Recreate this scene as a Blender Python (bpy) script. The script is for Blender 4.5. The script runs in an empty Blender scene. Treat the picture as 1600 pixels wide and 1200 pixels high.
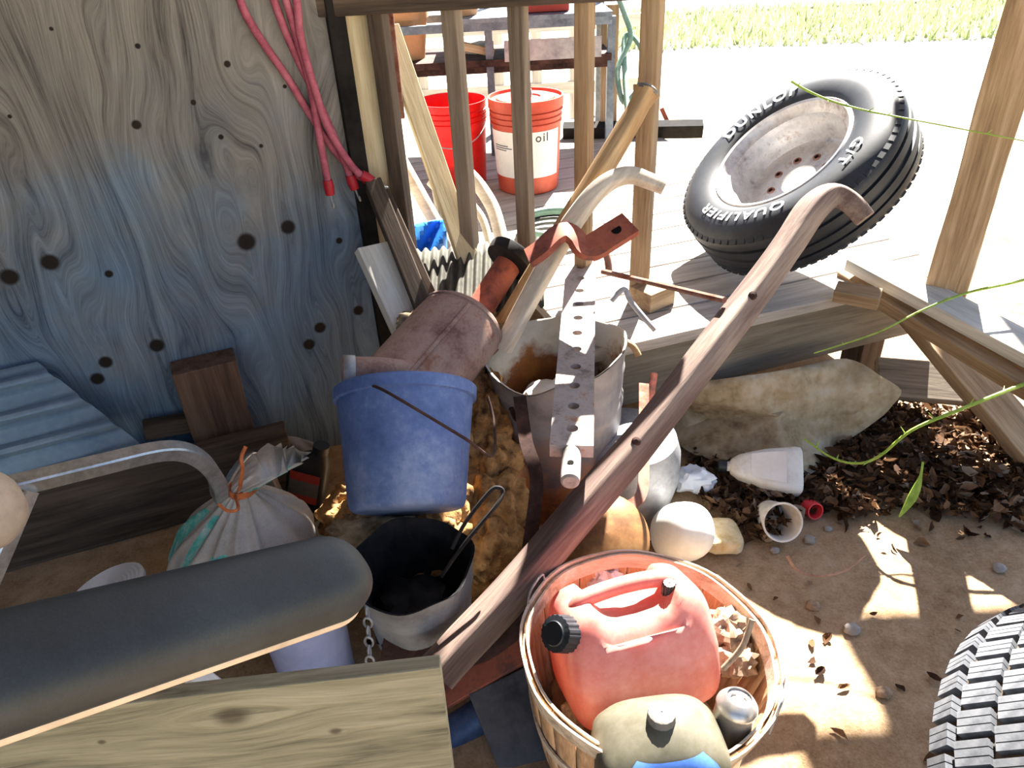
import bpy, math, random
import numpy as np
from mathutils import Vector, Matrix, noise
random.seed(7)
PI = math.pi
sc = bpy.context.scene
COL = sc.collection

# ---------------------------------------------------------------- camera
FPX = 1155.0
CAM = Vector((0, 0, 1.45))
_D = Vector((100, 1800, FPX)).normalized()          # world "down" seen by the camera (x right, y down, z forward)
_Y = (Vector((0, 0, 1)) - _D * _D.z).normalized()
_X = _D.cross(_Y)
if _X.x < 0: _X = -_X
ROT = Matrix((_X, _Y, -_D))                          # camera vector -> world vector
cam = bpy.data.objects.new('camera', bpy.data.cameras.new('camera'))
COL.objects.link(cam)
cx, cy, cz = ROT @ Vector((1, 0, 0)), ROT @ Vector((0, -1, 0)), ROT @ Vector((0, 0, -1))
cam.matrix_world = Matrix(((cx.x, cy.x, cz.x, CAM.x), (cx.y, cy.y, cz.y, CAM.y), (cx.z, cy.z, cz.z, CAM.z), (0, 0, 0, 1)))
cam.data.sensor_width = 36
cam.data.lens = FPX / 1600 * 36
cam.data.clip_start = 0.02
sc.camera = cam

# ---------------------------------------------------------------- sky, sun, exposure
SUN = Vector((0.35, 0.94, 0.95)).normalized()        # towards the sun
w = bpy.data.worlds.new('world'); sc.world = w; w.use_nodes = True
nt = w.node_tree
sky = nt.nodes.new('ShaderNodeTexSky'); sky.sky_type = 'NISHITA'
sky.sun_disc = False
sky.sun_elevation = math.asin(SUN.z)
sky.sun_rotation = math.atan2(SUN.x, SUN.y)
nt.links.new(sky.outputs[0], nt.nodes['Background'].inputs[0])
nt.nodes['Background'].inputs[1].default_value = 0.30
sl = bpy.data.lights.new('sun', 'SUN'); sl.energy = 40.0; sl.angle = 0.0093; sl.color = (1, .95, .87)
so = bpy.data.objects.new('sun', sl); COL.objects.link(so)
so.rotation_euler = SUN.to_track_quat('Z', 'Y').to_euler()
so.location = (3, 8, 8)
sc.view_settings.view_transform = 'Standard'
sc.view_settings.look = 'None'
sc.view_settings.gamma = 1
sc.view_settings.use_curve_mapping = False
sc.view_settings.exposure = 0.15

# ---------------------------------------------------------------- placing helpers
def ray(x, y): return ROT @ Vector((x - 800, y - 600, FPX))
def T(x, y, d): return CAM + ray(x, y) * (d / FPX)            # at a distance along the lens axis
def Z(x, y, z):                                               # on a level plane
    r = ray(x, y); return CAM + r * ((z - CAM.z) / r.z)
W0 = Vector((-.41, 2.03, 0)); WU = Vector((-.922, -.387, 0)).normalized(); WN = Vector((-WU.y, WU.x, 0))
if WN.y > 0: WN = -WN
def W(x, y, off=0.0):                                         # on the plywood wall
    r = ray(x, y); t = (W0 + WN * off - CAM).dot(WN) / r.dot(WN); return CAM + r * t

# ---------------------------------------------------------------- mesh helpers
class G:
    def __init__(s): s.v = []; s.f = []; s.m = []; s.mi = 0
    def add(s, vs, fs, M=None):
        o = len(s.v)
        s.v += [(M @ Vector(v)) if M else Vector(v) for v in vs]
        s.f += [tuple(i + o for i in f) for f in fs]; s.m += [s.mi] * len(fs)
        return s
    def box(s, c, d, M=None):
        x, y, z = c; a, b, h = d[0] / 2, d[1] / 2, d[2] / 2
        vs = [(x + i * a, y + j * b, z + k * h) for i in (-1, 1) for j in (-1, 1) for k in (-1, 1)]
        return s.add(vs, [(0, 1, 3, 2), (4, 6, 7, 5), (0, 4, 5, 1), (2, 3, 7, 6), (0, 2, 6, 4), (1, 5, 7, 3)], M)
    def loft(s, rings, closed=True, caps=True):
        n = len(rings[0]); vs = [p for r in rings for p in r]; fs = []
        for i in range(len(rings) - 1):
            for j in range(n if closed else n - 1):
                k = (j + 1) % n
                fs.append((i * n + j, i * n + k, (i + 1) * n + k, (i + 1) * n + j))
        if caps and closed:
            fs.append(tuple(range(n - 1, -1, -1))); fs.append(tuple((len(rings) - 1) * n + j for j in range(n)))
        return s.add(vs, fs)
    def tube(s, pts, r, n=10, caps=True, prof=None, up=None):
        pts = [Vector(p) for p in pts]; m = len(pts)
        rs = r if isinstance(r, (list, tuple)) else [r] * m
        pr = prof or [(math.cos(2 * PI * j / n), math.sin(2 * PI * j / n)) for j in range(n)]
        t0 = (pts[1] - pts[0]).normalized()
        a = Vector(up) if up else (Vector((0, 0, 1)) if abs(t0.z) < .9 else Vector((1, 0, 0)))
        rings = []
        for i in range(m):
            t = (pts[min(i + 1, m - 1)] - pts[max(i - 1, 0)]).normalized()
            a = (a - t * a.dot(t)).normalized(); b = t.cross(a)
            rings.append([pts[i] + (b * p[0] + a * p[1]) * rs[i] for p in pr])
        return s.loft(rings, True, caps)
    def lathe(s, prof, n=32, M=None, wob=None):
        vs = []; fs = []; m = len(prof)
        for j in range(n):
            a = 2 * PI * j / n
            for (r, z) in prof:
                k = wob(a, r, z) if wob else (r, z)
                vs.append((k[0] * math.cos(a), k[0] * math.sin(a), k[1]))
        for j in range(n):
            q = (j + 1) % n
            for i in range(m - 1):
                fs.append((j * m + i, q * m + i, q * m + i + 1, j * m + i + 1))
        return s.add(vs, fs, M)
    def patch(s, fn, nu, nv, M=None):
        vs = [fn(i / nu, j / nv) for j in range(nv + 1) for i in range(nu + 1)]
        fs = [(j * (nu + 1) + i, j * (nu + 1) + i + 1, (j + 1) * (nu + 1) + i + 1, (j + 1) * (nu + 1) + i) for j in range(nv) for i in range(nu)]
        return s.add(vs, fs, M)
    def ball(s, c, rad, e=1.0, nu=24, nv=16, M=None, fn=None):
        def sp(v, p): return math.copysign(abs(v) ** p, v)
        vs = []; fs = []
        for j in range(nv + 1):
            ph = -PI / 2 + PI * j / nv
            for i in range(nu):
                th = 2 * PI * i / nu
                p = Vector((sp(math.cos(ph), e) * sp(math.cos(th), e), sp(math.cos(ph), e) * sp(math.sin(th), e), sp(math.sin(ph), e)))
                if fn: p = fn(p)
                vs.append((c[0] + p.x * rad[0], c[1] + p.y * rad[1], c[2] + p.z * rad[2]))
        for j in range(nv):
            for i in range(nu):
                k = (i + 1) % nu
                fs.append((j * nu + i, j * nu + k, (j + 1) * nu + k, (j + 1) * nu + i))
        return s.add(vs, fs, M)

def smoothpath(pts, k=6):
    P = [Vector(p) for p in pts]; out = []
    for i in range(len(P) - 1):
        a, b, c, d = P[max(i - 1, 0)], P[i], P[i + 1], P[min(i + 2, len(P) - 1)]
        for q in range(k):
            t = q / k
            out.append(.5 * ((2 * b) + (c - a) * t + (2 * a - 5 * b + 4 * c - d) * t * t + (3 * b - a - 3 * c + d) * t ** 3))
    return out + [P[-1]]

def build(name, g, mat, parent=None, smooth=True, bevel=0, sub=0, M=None, solid=0, ang=38, along=None):
    """one mesh object; its origin sits at the middle of its base unless a matrix is given"""
    me = bpy.data.meshes.new(name)
    if along:                      # local x runs along the piece, for its grain
        M = frame(along[0], along[1], (.1, -.3, 1)); mi = M.inverted(); g.v = [mi @ v for v in g.v]
    if M is None:
        xs = [v.x for v in g.v]; ys = [v.y for v in g.v]; zs = [v.z for v in g.v]
        o = Vector(((min(xs) + max(xs)) / 2, (min(ys) + max(ys)) / 2, min(zs)))
        vs = [tuple(v - o) for v in g.v]; M = Matrix.Translation(o)
    else: vs = [tuple(v) for v in g.v]
    me.from_pydata(vs, [], g.f); me.update()
    import bmesh
    b = bmesh.new(); b.from_mesh(me); bmesh.ops.remove_doubles(b, verts=b.verts, dist=1e-6)
    bmesh.ops.recalc_face_normals(b, faces=b.faces); b.to_mesh(me); b.free()
    mats = mat if isinstance(mat, list) else [mat]
    for m in mats: me.materials.append(m)
    if len(mats) > 1 and len(me.polygons) == len(g.m): me.polygons.foreach_set('material_index', g.m)
    if smooth:
        me.polygons.foreach_set('use_smooth', [True] * len(me.polygons)); me.set_sharp_from_angle(angle=math.radians(ang))
    o = bpy.data.objects.new(name, me); COL.objects.link(o)
    o.matrix_basis = M
    if solid: q = o.modifiers.new('solid', 'SOLIDIFY'); q.thickness = solid; q.offset = 0
    if bevel: q = o.modifiers.new('bevel', 'BEVEL'); q.width = bevel; q.segments = 2; q.limit_method = 'ANGLE'
    if sub: q = o.modifiers.new('sub', 'SUBSURF'); q.levels = sub; q.render_levels = sub
    if parent: adopt(o, parent)
    return o
def wm(o):
    return (wm(o.parent) @ o.matrix_parent_inverse @ o.matrix_basis) if o.parent else o.matrix_basis.copy()
def adopt(o, parent):
    o.parent = parent; o.matrix_parent_inverse = wm(parent).inverted()
def tag(o, label, cat, group=None, kind=None):
    o['label'] = label; o['category'] = cat
    if group: o['group'] = group
    if kind: o['kind'] = kind
    return o
def thing(name, loc, label, cat, group=None):
    o = bpy.data.objects.new(name, None); o.empty_display_size = .05; COL.objects.link(o); o.location = loc
    return tag(o, label, cat, group)
def struct(o, label, cat):
    o['kind'] = 'structure'; o['label'] = label; o['category'] = cat; return o
def frame(p0, p1, face):
    """matrix with x along p0->p1, z close to face, origin p0"""
    x = (Vector(p1) - Vector(p0)).normalized(); z = Vector(face); z = (z - x * z.dot(x)).normalized(); y = z.cross(x)
    return Matrix(((x.x, y.x, z.x, p0[0]), (x.y, y.y, z.y, p0[1]), (x.z, y.z, z.z, p0[2]), (0, 0, 0, 1)))
def plank(name, p0, p1, wd, th, mat, face=(0, 0, 1), parent=None, bevel=.003, rough=0.0):
    """board: x along its grain, y its width, z its thickness"""
    M = frame(p0, p1, face); L = (Vector(p1) - Vector(p0)).length
    g = G(); n = max(1, int(L / .06)) if rough else 1
    rings = []
    for i in range(n + 1):
        x = L * i / n; q = rough * noise.noise((x * 7, p0[0] * 9, p0[1] * 5)); q2 = rough * noise.noise((x * 6, p0[1] * 9, 4.2))
        rings.append([Vector((x, -wd / 2 + q, -th / 2)), Vector((x, wd / 2 + q2, -th / 2)), Vector((x, wd / 2 + q2, th / 2 + q * .4)), Vector((x, -wd / 2 + q, th / 2 + q * .4))])
    g.loft(rings)
    return build(name, g, mat, parent, smooth=bool(rough), bevel=bevel, M=M)

# ---------------------------------------------------------------- materials
def lin(c):
    if isinstance(c, str): c = [int(c[i:i + 2], 16) / 255 for i in (0, 2, 4)]
    return tuple(((x / 12.92) if x <= .04045 else ((x + .055) / 1.055) ** 2.4) for x in c) + (1,)
class N:
    def __init__(s, name):
        s.m = bpy.data.materials.new(name); s.m.use_nodes = True; s.t = s.m.node_tree
        s.b = s.t.nodes['Principled BSDF']; s.out = s.t.nodes['Material Output']
        s.tc = s.n('ShaderNodeTexCoord')
    def n(s, kind, **k):
        q = s.t.nodes.new(kind)
        for a, b in k.items(): setattr(q, a, b)
        return q
    def l(s, a, b): s.t.links.new(a, b)
    def mapped(s, sc=(1, 1, 1), coord='Object', loc=(0, 0, 0)):
        q = s.n('ShaderNodeMapping'); q.inputs['Scale'].default_value = sc; q.inputs['Location'].default_value = loc
        s.l(s.tc.outputs[coord], q.inputs[0]); return q.outputs[0]
    def noise(s, vec, scale=5, detail=6, rough=.6, dist=0):
        q = s.n('ShaderNodeTexNoise'); q.inputs['Scale'].default_value = scale; q.inputs['Detail'].default_value = detail
        q.inputs['Roughness'].default_value = rough; q.inputs['Distortion'].default_value = dist
        s.l(vec, q.inputs['Vector']); return q.outputs['Fac']
    def ramp(s, fac, stops):
        q = s.n('ShaderNodeValToRGB'); e = q.color_ramp.elements
        while len(e) < len(stops): e.new(.5)
        for i, (p, c) in enumerate(stops): e[i].position = p; e[i].color = lin(c)
        s.l(fac, q.inputs[0]); return q.outputs[0]
    def mix(s, fac, a, b, mode='MIX'):
        q = s.n('ShaderNodeMix', data_type='RGBA', blend_type=mode)
        for v, k in ((fac, 0), (a, 6), (b, 7)):
            if isinstance(v, (int, float)): q.inputs[k].default_value = v
            elif isinstance(v, (str, tuple, list)): q.inputs[k].default_value = lin(v)
            else: s.l(v, q.inputs[k])
        return q.outputs[2]
    def math(s, op, a, b=0.0, c=None):
        q = s.n('ShaderNodeMath', operation=op)
        for i, v in enumerate((a, b) if c is None else (a, b, c)):
            if isinstance(v, (int, float)): q.inputs[i].default_value = v
            else: s.l(v, q.inputs[i])
        return q.outputs[0]
    def col(s, c):
        if isinstance(c, (str, tuple)): s.b.inputs['Base Color'].default_value = lin(c)
        else: s.l(c, s.b.inputs['Base Color'])
        return s
    def set(s, rough=.6, metal=0, spec=.4, trans=0, ior=1.45):
        s.b.inputs['Roughness'].default_value = rough; s.b.inputs['Metallic'].default_value = metal
        s.b.inputs['Specular IOR Level'].default_value = spec; s.b.inputs['Transmission Weight'].default_value = trans
        s.b.inputs['IOR'].default_value = ior
        return s
    def bump(s, h, strength=.3, dist=.004):
        q = s.n('ShaderNodeBump'); q.inputs['Strength'].default_value = strength; q.inputs['Distance'].default_value = dist
        s.l(h, q.inputs['Height']); s.l(q.outputs[0], s.b.inputs['Normal']); return s
    def translucent(s, colr, fac):
        a = s.n('ShaderNodeBsdfTranslucent'); x = s.n('ShaderNodeMixShader'); x.inputs[0].default_value = fac
        if isinstance(colr, (str, tuple)): a.inputs[0].default_value = lin(colr)
        else: s.l(colr, a.inputs[0])
        s.l(s.b.outputs[0], x.inputs[1]); s.l(a.outputs[0], x.inputs[2]); s.l(x.outputs[0], s.out.inputs[0]); return s

def wood(name, dark, mid, light, rough=.8, scale=1.0, ring=1.0, bump=.4, loc=(0, 0, 0), knots=()):
    m = N(name); kd = None
    if knots:                      # grain parts around each knot
        sp = m.n('ShaderNodeSeparateXYZ'); m.l(m.tc.outputs['Object'], sp.inputs[0]); yy = sp.outputs[1]
        for (kx, ky, r) in knots:
            dx = m.math('SUBTRACT', sp.outputs[0], kx); dy = m.math('SUBTRACT', sp.outputs[1], ky); ady = m.math('ABSOLUTE', dy)
            e = m.math('EXPONENT', m.math('MULTIPLY', m.math('ADD', m.math('MULTIPLY', m.math('MULTIPLY', dx, dx), 1 / (4.5 * r) ** 2), m.math('MULTIPLY', ady, 1 / (2.5 * r))), -1.0))
            yy = m.math('ADD', yy, m.math('MULTIPLY', m.math('DIVIDE', dy, m.math('ADD', ady, .006)), m.math('MULTIPLY', e, -2.0 * r)))
            d = m.math('SQRT', m.math('ADD', m.math('MULTIPLY', m.math('MULTIPLY', dx, dx), .45), m.math('MULTIPLY', dy, dy)))
            q = m.n('ShaderNodeMapRange', interpolation_type='SMOOTHSTEP'); m.l(d, q.inputs[0])
            q.inputs[1].default_value = r * .3; q.inputs[2].default_value = r * 1.2; q.inputs[3].default_value = .75; q.inputs[4].default_value = 0
            kd = q.outputs[0] if kd is None else m.math('MAXIMUM', kd, q.outputs[0])
        cb = m.n('ShaderNodeCombineXYZ'); m.l(sp.outputs[0], cb.inputs[0]); m.l(yy, cb.inputs[1]); m.l(sp.outputs[2], cb.inputs[2])
        class _T: outputs = {'Object': cb.outputs[0]}
        m.tc = _T
    v = m.mapped((1.1 * scale, 11 * scale, 11 * scale), loc=loc)
    low = m.noise(v, 1.6, 3, .5, 1.2 * ring)
    fine = m.noise(m.mapped((5 * scale, 110 * scale, 110 * scale), loc=loc), 1.5, 5, .7, .2)
    h = m.math('ADD', m.math('MULTIPLY', low, .6), m.math('MULTIPLY', fine, .4))
    c = m.ramp(h, [(.3, dark), (.48, mid), (.66, light)])
    if kd is not None: c = m.mix(kd, c, '3a3024')
    m.col(c).set(rough, 0, .25).bump(h, bump, .004)
    return m.m
def blotch(name, stops, scale=8, rough=.6, metal=0, spec=.4, bump=.15, dist=.003, detail=8, stretch=(1, 1, 1), fine=60, trl=None):
    m = N(name); v = m.mapped(stretch)
    a = m.noise(v, scale, detail, .65); b = m.noise(v, fine, 4, .7)
    h = m.math('ADD', m.math('MULTIPLY', a, .75), m.math('MULTIPLY', b, .25))
    c = m.ramp(h, stops); m.col(c).set(rough, metal, spec)
    if bump: m.bump(h, bump, dist)
    if trl: m.translucent(trl[0], trl[1])
    return m.m
def S(*cols):
    n = len(cols); return [(.36 + .28 * i / max(1, n - 1), c) for i, c in enumerate(cols)]

M = {}
M['ply'] = None
M['wood_grey'] = wood('weathered_wood', '4b443c', '857a6c', 'a79c8c')
M['wood_tan'] = wood('tan_lumber', '5c4836', '8d755a', 'ad9678')
M['wood_post'] = wood('post_lumber', '66503a', '9c8263', 'c0a78a')
M['wood_deck'] = wood('deck_lumber', '6d665e', '9b938a', 'b5aea5')
M['wood_dark'] = wood('dark_lumber', '241d18', '4a3e34', '64564a')
M['wood_fore'] = wood('foreground_plank', '4e4a3c', '878069', 'a09880', scale=1.3, ring=2.2, bump=.7)
M['wood_fascia'] = wood('fascia_lumber', '443e36', '686054', '7f7668')
M['wood_pale'] = wood('pale_board', '8f8a82', 'bdb8ae', 'd6d2c8')
M['wood_slat'] = wood('slat_wood', '8d7d61', 'b5a482', 'cdbf9f')
M['wood_handle'] = wood('plow_handle_wood', '3a2c28', '67554e', '8a7a6e', bump=1.0)
M['wood_helve'] = wood('helve_wood', '7a5b3c', 'a3845f', 'bda27c')
M['wood_bleached'] = wood('bleached_handle', '9a8d7c', 'bfb2a0', 'd5cabb')
M['stave'] = wood('basket_stave', '8f6b4c', 'c39c76', 'dcbd9a', scale=1.5)
M['hoop'] = wood('basket_hoop', '8b7760', 'c2b09a', 'ddd0be', scale=1.5)
M['dirt'] = None
M['rust'] = blotch('rusty_iron', S('4a2c22', '7b4c3b', '8f6a5c', '6a5f5c'), 14, .85, .25, .3, .35)
M['rust_dark'] = blotch('dark_rusty_iron', S('241a18', '44302b', '5a443c'), 12, .85, .3, .3, .4)
M['rust_red'] = blotch('red_painted_rusty_iron', S('5a332c', '8a4838', '9c5640', '6a443c'), 10, .7, .1, .4, .25)
M['muffler'] = blotch('rusty_muffler_skin', S('6b5149', '8b6f66', '9b857b', '86604f'), 9, .75, .35, .4, .3, fine=140)
M['drawbar'] = blotch('pitted_steel', S('6d625c', '958b85', 'a39a95', '94705c'), 18, .75, .12, .4, .3, fine=160)
M['galv'] = blotch('galvanised_steel', S('77787c', '97989a', 'acacab'), 10, .55, .25, .5, .12)
M['alu'] = blotch('brushed_aluminium', S('a5a6a6', 'bcbdbd', 'cfcfcf'), 30, .35, .85, .5, .05)
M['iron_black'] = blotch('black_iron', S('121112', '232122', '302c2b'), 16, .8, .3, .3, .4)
M['steel_blue'] = blotch('painted_steel_tube', S('4c5663', '67737f', '7d8893'), 12, .5, .3, .4, .1)
M['rubber'] = blotch('tyre_rubber', S('14161b', '1d2026', '2b2e33'), 6, .55, 0, .45, .15)
M['rubber_dusty'] = blotch('dusty_tyre_rubber', S('3a3b3f', '595b60', '6e7073'), 8, .85, 0, .25, .25)
M['rubber_groove'] = blotch('tyre_groove_rubber', S('2c2824', '5c5044', '7b6c5b'), 9, .95, 0, .2, .3)
M['letter'] = blotch('white_tyre_lettering', S('c9ccd0', 'e8eaec'), 20, .7, 0, .3, .1)
M['wheel'] = blotch('silver_wheel_paint', S('85807f', 'b1aeae', 'c4c2c1', '94857b'), 6, .45, .4, .5, .08)
M['hole'] = blotch('dark_hole', S('0a0908', '16120f'), 20, .9, 0, .1, .1)
M['blue_plastic'] = blotch('faded_blue_plastic', S('44598a', '647cae', '93a5c8'), 4.5, .55, 0, .4, .08, trl=('5876c4', .22))
M['red_plastic'] = blotch('red_pail_plastic', S('c01818', 'd82420', 'e23a30'), 4, .4, 0, .45, .04, trl=('e02018', .25))
M['orange_plastic'] = blotch('orange_red_pail_plastic', S('b5402a', 'c9533a', 'd5684c'), 4, .45, 0, .4, .04, trl=('d8502c', .15))
M['paper_label'] = blotch('paper_label', S('d8cfc6', 'ebe4dc'), 5, .7, 0, .3, .03)
M['ink'] = blotch('grey_ink', S('3a3c40', '55585c'), 20, .7, 0, .3, .0)
M['pink_strap'] = blotch('faded_red_cord', S('7c3644', '9c4e5e', 'ac6470'), 20, .7, 0, .35, .3, fine=200)
M['red_tip'] = blotch('red_rubber_tip', S('8d1422', 'b01c2c'), 20, .5, 0, .4, .1)
M['gas_red'] = blotch('faded_red_can_plastic', S('b86058', 'd08a7c', 'e0aca0'), 3, .42, 0, .45, .05, trl=('e0644c', .25))
M['black_plastic'] = blotch('black_plastic', S('14171b', '20242a'), 20, .5, 0, .45, .08)
M['jug_grey'] = blotch('grey_olive_jug_plastic', S('45412f', '575345', '676357'), 4, .45, 0, .45, .06)
M['jug_blue'] = blotch('blue_jug_plastic', S('3d5a9a', '4f7ac8', '6a94d8'), 6, .45, 0, .45, .06)
M['cap_grey'] = blotch('grey_cap_plastic', S('5c5a55', '6c6a65'), 14, .6, 0, .4, .05)
M['can_metal'] = blotch('spray_can_metal', S('8d8985', 'b5b0ac', 'c8c4c0'), 12, .35, .75, .5, .08)
M['debris'] = blotch('dry_debris', S('6d5a48', '9a846e', 'b8a48e'), 14, .95, 0, .2, .5)
M['fluff'] = blotch('brown_insulation', S('4a3322', '8a6742', 'b58d5c', '6a4a34'), 9, 1, 0, .1, 1.0, .012, fine=45)
M['fluff_pale'] = blotch('pale_insulation', S('6a5a48', '9c8c74', 'bdae96'), 12, 1, 0, .1, .9, .01, fine=50)
M['sack'] = blotch('woven_sack', S('9a938a', 'b8b0a8', 'ccc6be'), 5, .8, 0, .3, .25, fine=240)
M['sack_print'] = blotch('teal_sack_print', S('2e8474', '5fb0a4', 'b8c4be'), 26, .8, 0, .3, .1)
M['twine'] = blotch('orange_twine', S('a0502c', 'd07a48'), 60, .8, 0, .3, .4, fine=300)
M['pad'] = blotch('dark_padded_vinyl', S('13171b', '20262b', '2d3338'), 5, .55, 0, .4, .6, .0012, fine=420)
M['beige'] = blotch('beige_plastic', S('a4917c', 'bda892', 'c9b7a2'), 4, .5, 0, .4, .04)
M['white_plastic'] = blotch('white_plastic', S('d5d3ce', 'e6e5e2', 'efeeec'), 5, .45, 0, .45, .03, trl=('f0eee8', .12))
M['dirty_white'] = blotch('dirty_white_plastic', S('c4b39a', 'e6e2da', 'f0ede7'), 5, .5, 0, .4, .06, trl=('e8e0d4', .1))
M['lilac'] = blotch('pale_lilac_plastic', S('9ea4cc', 'b2b8dc', 'c4c8e6'), 4, .45, 0, .4, .04)
M['stone'] = blotch('sandstone', S('75614a', '9c8a6c', 'b0a188', 'b5ada0'), 3.2, .95, 0, .15, .9, .012, fine=26)
M['paper_white'] = blotch('white_scrap', S('c9ccd4', 'e4e6ea'), 9, .9, 0, .2, .3)
M['foam'] = blotch('yellowed_foam', S('a88a52', 'c9b48c', 'd8ccb2'), 8, .95, 0, .15, .3)
M['amber'] = blotch('dusty_rusty_tin', S('5d3c22', '8a6038', 'a07c50'), 6, .6, .1, .4, .2)
M['vine'] = blotch('green_vine', S('5d7a20', '86a038', 'a3b458'), 14, .6, 0, .4, .2)
M['twig'] = blotch('dry_twig', S('8a6450', 'c09a84'), 20, .8, 0, .3, .2)
M['concrete'] = blotch('grey_block', S('3a393c', '4d4c50', '5c5a5c'), 8, .95, 0, .2, .4)
M['corr_metal'] = blotch('pale_roofing_metal', S('64788a', '7a8e9c', '8fa0ac'), 3, .5, .25, .5, .05)
M['corr_grey'] = blotch('grey_corrugated', S('33312c', '4a4840', '5c5950'), 10, .8, .1, .3, .2)
M['mint'] = blotch('mint_board', S('a8c0b4', 'c0d4ca'), 6, .7, 0, .3, .1)
M['tarp'] = blotch('blue_tarp', S('1c6ad0', '3488ea'), 10, .5, 0, .4, .2)
M['terracotta'] = blotch('tan_clay_pot', S('b08058', 'c89a70'), 6, .8, 0, .3, .1)
M['red_box'] = blotch('red_box_paint', S('a03830', 'b84a40'), 6, .6, 0, .3, .1)
M['leaf_green'] = blotch('green_leaf', S('3a5a1c', '5d8030'), 10, .6, 0, .3, .2)
M['hose'] = blotch('green_hose', S('5c8070', '86a494'), 12, .5, 0, .4, .05)
M['trim_black'] = blotch('dark_trim', S('0d0c0c', '1c1a18', '26221f'), 10, .9, 0, .2, .3)
M['road'] = blotch('grey_road', S('8a8c90', 'a2a4a8'), 3, .9, 0, .2, .1)
M['yard'] = blotch('pale_yard_ground', S('b5a58c', 'cabda6', 'd8cdb8'), 2.5, .95, 0, .15, .3)
M['roofing'] = blotch('roof_decking', S('6a5d50', '7d7062', '8c8072'), 5, .9, 0, .2, .2)
M['pebble'] = blotch('pebble', S('88807a', 'a8a29c'), 14, .9, 0, .2, .2)
M['cap_red'] = blotch('red_cap_plastic', S('d02c38', 'e0444c'), 8, .45, 0, .4, .02)
M['enamel'] = None

# ---------------------------------------------------------------- special surfaces
def plywood(knots):
    m = N('weathered_plywood')
    base = m.mapped((1, 1, 1))
    sp = m.n('ShaderNodeSeparateXYZ'); m.l(base, sp.inputs[0]); gx, gy = sp.outputs[0], sp.outputs[1]
    push = None; dk = None
    for (kx, ky, r) in knots:
        dx = m.math('SUBTRACT', gx, kx); dy = m.math('SUBTRACT', gy, ky)
        if r > .012:
            e = m.math('EXPONENT', m.math('MULTIPLY', m.math('ADD', m.math('MULTIPLY', m.math('MULTIPLY', dx, dx), 1 / (7 * r) ** 2), m.math('MULTIPLY', m.math('ABSOLUTE', dy), 1 / (3.5 * r))), -1.0))
            s = m.math('MULTIPLY', m.math('DIVIDE', dy, m.math('ADD', m.math('ABSOLUTE', dy), .01)), m.math('MULTIPLY', e, -2.2 * r))
            push = s if push is None else m.math('ADD', push, s)
        d = m.math('SQRT', m.math('ADD', m.math('MULTIPLY', dx, dx), m.math('MULTIPLY', dy, dy)))
        q = m.n('ShaderNodeMapRange', interpolation_type='SMOOTHSTEP'); m.l(d, q.inputs[0])
        q.inputs[1].default_value = r * .75; q.inputs[2].default_value = r * 1.25; q.inputs[3].default_value = 1; q.inputs[4].default_value = 0
        dk = q.outputs[0] if dk is None else m.math('MAXIMUM', dk, q.outputs[0])
    wav = m.math('MULTIPLY', m.math('SUBTRACT', m.noise(m.mapped((.8, 2.2, 1)), 1.5, 2, .5), .5), .5)
    yy = m.math('ADD', m.math('ADD', gy, push), wav)
    cb = m.n('ShaderNodeCombineXYZ'); m.l(m.math('MULTIPLY', gx, .5), cb.inputs[0]); m.l(m.math('MULTIPLY', yy, 9), cb.inputs[1])
    grain = m.noise(cb.outputs[0], 2.4, 4, .55, .3)
    cb2 = m.n('ShaderNodeCombineXYZ'); m.l(m.math('MULTIPLY', gx, 5), cb2.inputs[0]); m.l(m.math('MULTIPLY', yy, 120), cb2.inputs[1])
    fine = m.noise(cb2.outputs[0], 1.4, 5, .7)
    h = m.math('ADD', m.math('MULTIPLY', grain, .52), m.math('MULTIPLY', fine, .48))
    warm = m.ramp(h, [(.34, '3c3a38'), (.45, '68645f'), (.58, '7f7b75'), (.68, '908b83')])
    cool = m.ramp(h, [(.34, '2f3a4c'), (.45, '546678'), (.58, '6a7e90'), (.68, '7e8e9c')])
    # blotchy blue-grey tint, stronger towards the foot of the sheet
    blue_tint = m.math('ADD', m.math('MULTIPLY', gx, -.8), m.math('MULTIPLY', m.noise(m.mapped((1, 1, 1)), 2.5, 4, .6), 1.6))
    q = m.n('ShaderNodeMapRange', interpolation_type='SMOOTHSTEP'); m.l(blue_tint, q.inputs[0])
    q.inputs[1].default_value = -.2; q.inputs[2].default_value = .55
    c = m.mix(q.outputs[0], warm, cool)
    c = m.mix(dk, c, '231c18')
    m.col(c).set(.85, 0, .25)
    m.bump(m.math('SUBTRACT', h, m.math('MULTIPLY', dk, .4)), .7, .006)
    return m.m
def dirt():
    m = N('dry_dirt'); v = m.mapped((1, 1, 1))
    a = m.noise(v, 3, 8, .6); b = m.noise(v, 28, 8, .7); c = m.noise(v, 160, 3, .7)
    h = m.math('ADD', m.math('ADD', m.math('MULTIPLY', a, .35), m.math('MULTIPLY', b, .4)), m.math('MULTIPLY', c, .25))
    m.col(m.ramp(h, [(.34, '6b5540'), (.46, '93795c'), (.56, 'a88f72'), (.68, 'b9a38a')])).set(.97, 0, .12).bump(h, .7, .012)
    return m.m
def leafmat(name, stops):
    m = N(name); g = m.n('ShaderNodeNewGeometry'); m.col(m.ramp(g.outputs['Random Per Island'], stops)).set(.85, 0, .2)
    m.translucent(m.ramp(g.outputs['Random Per Island'], stops), .2); return m.m
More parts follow.
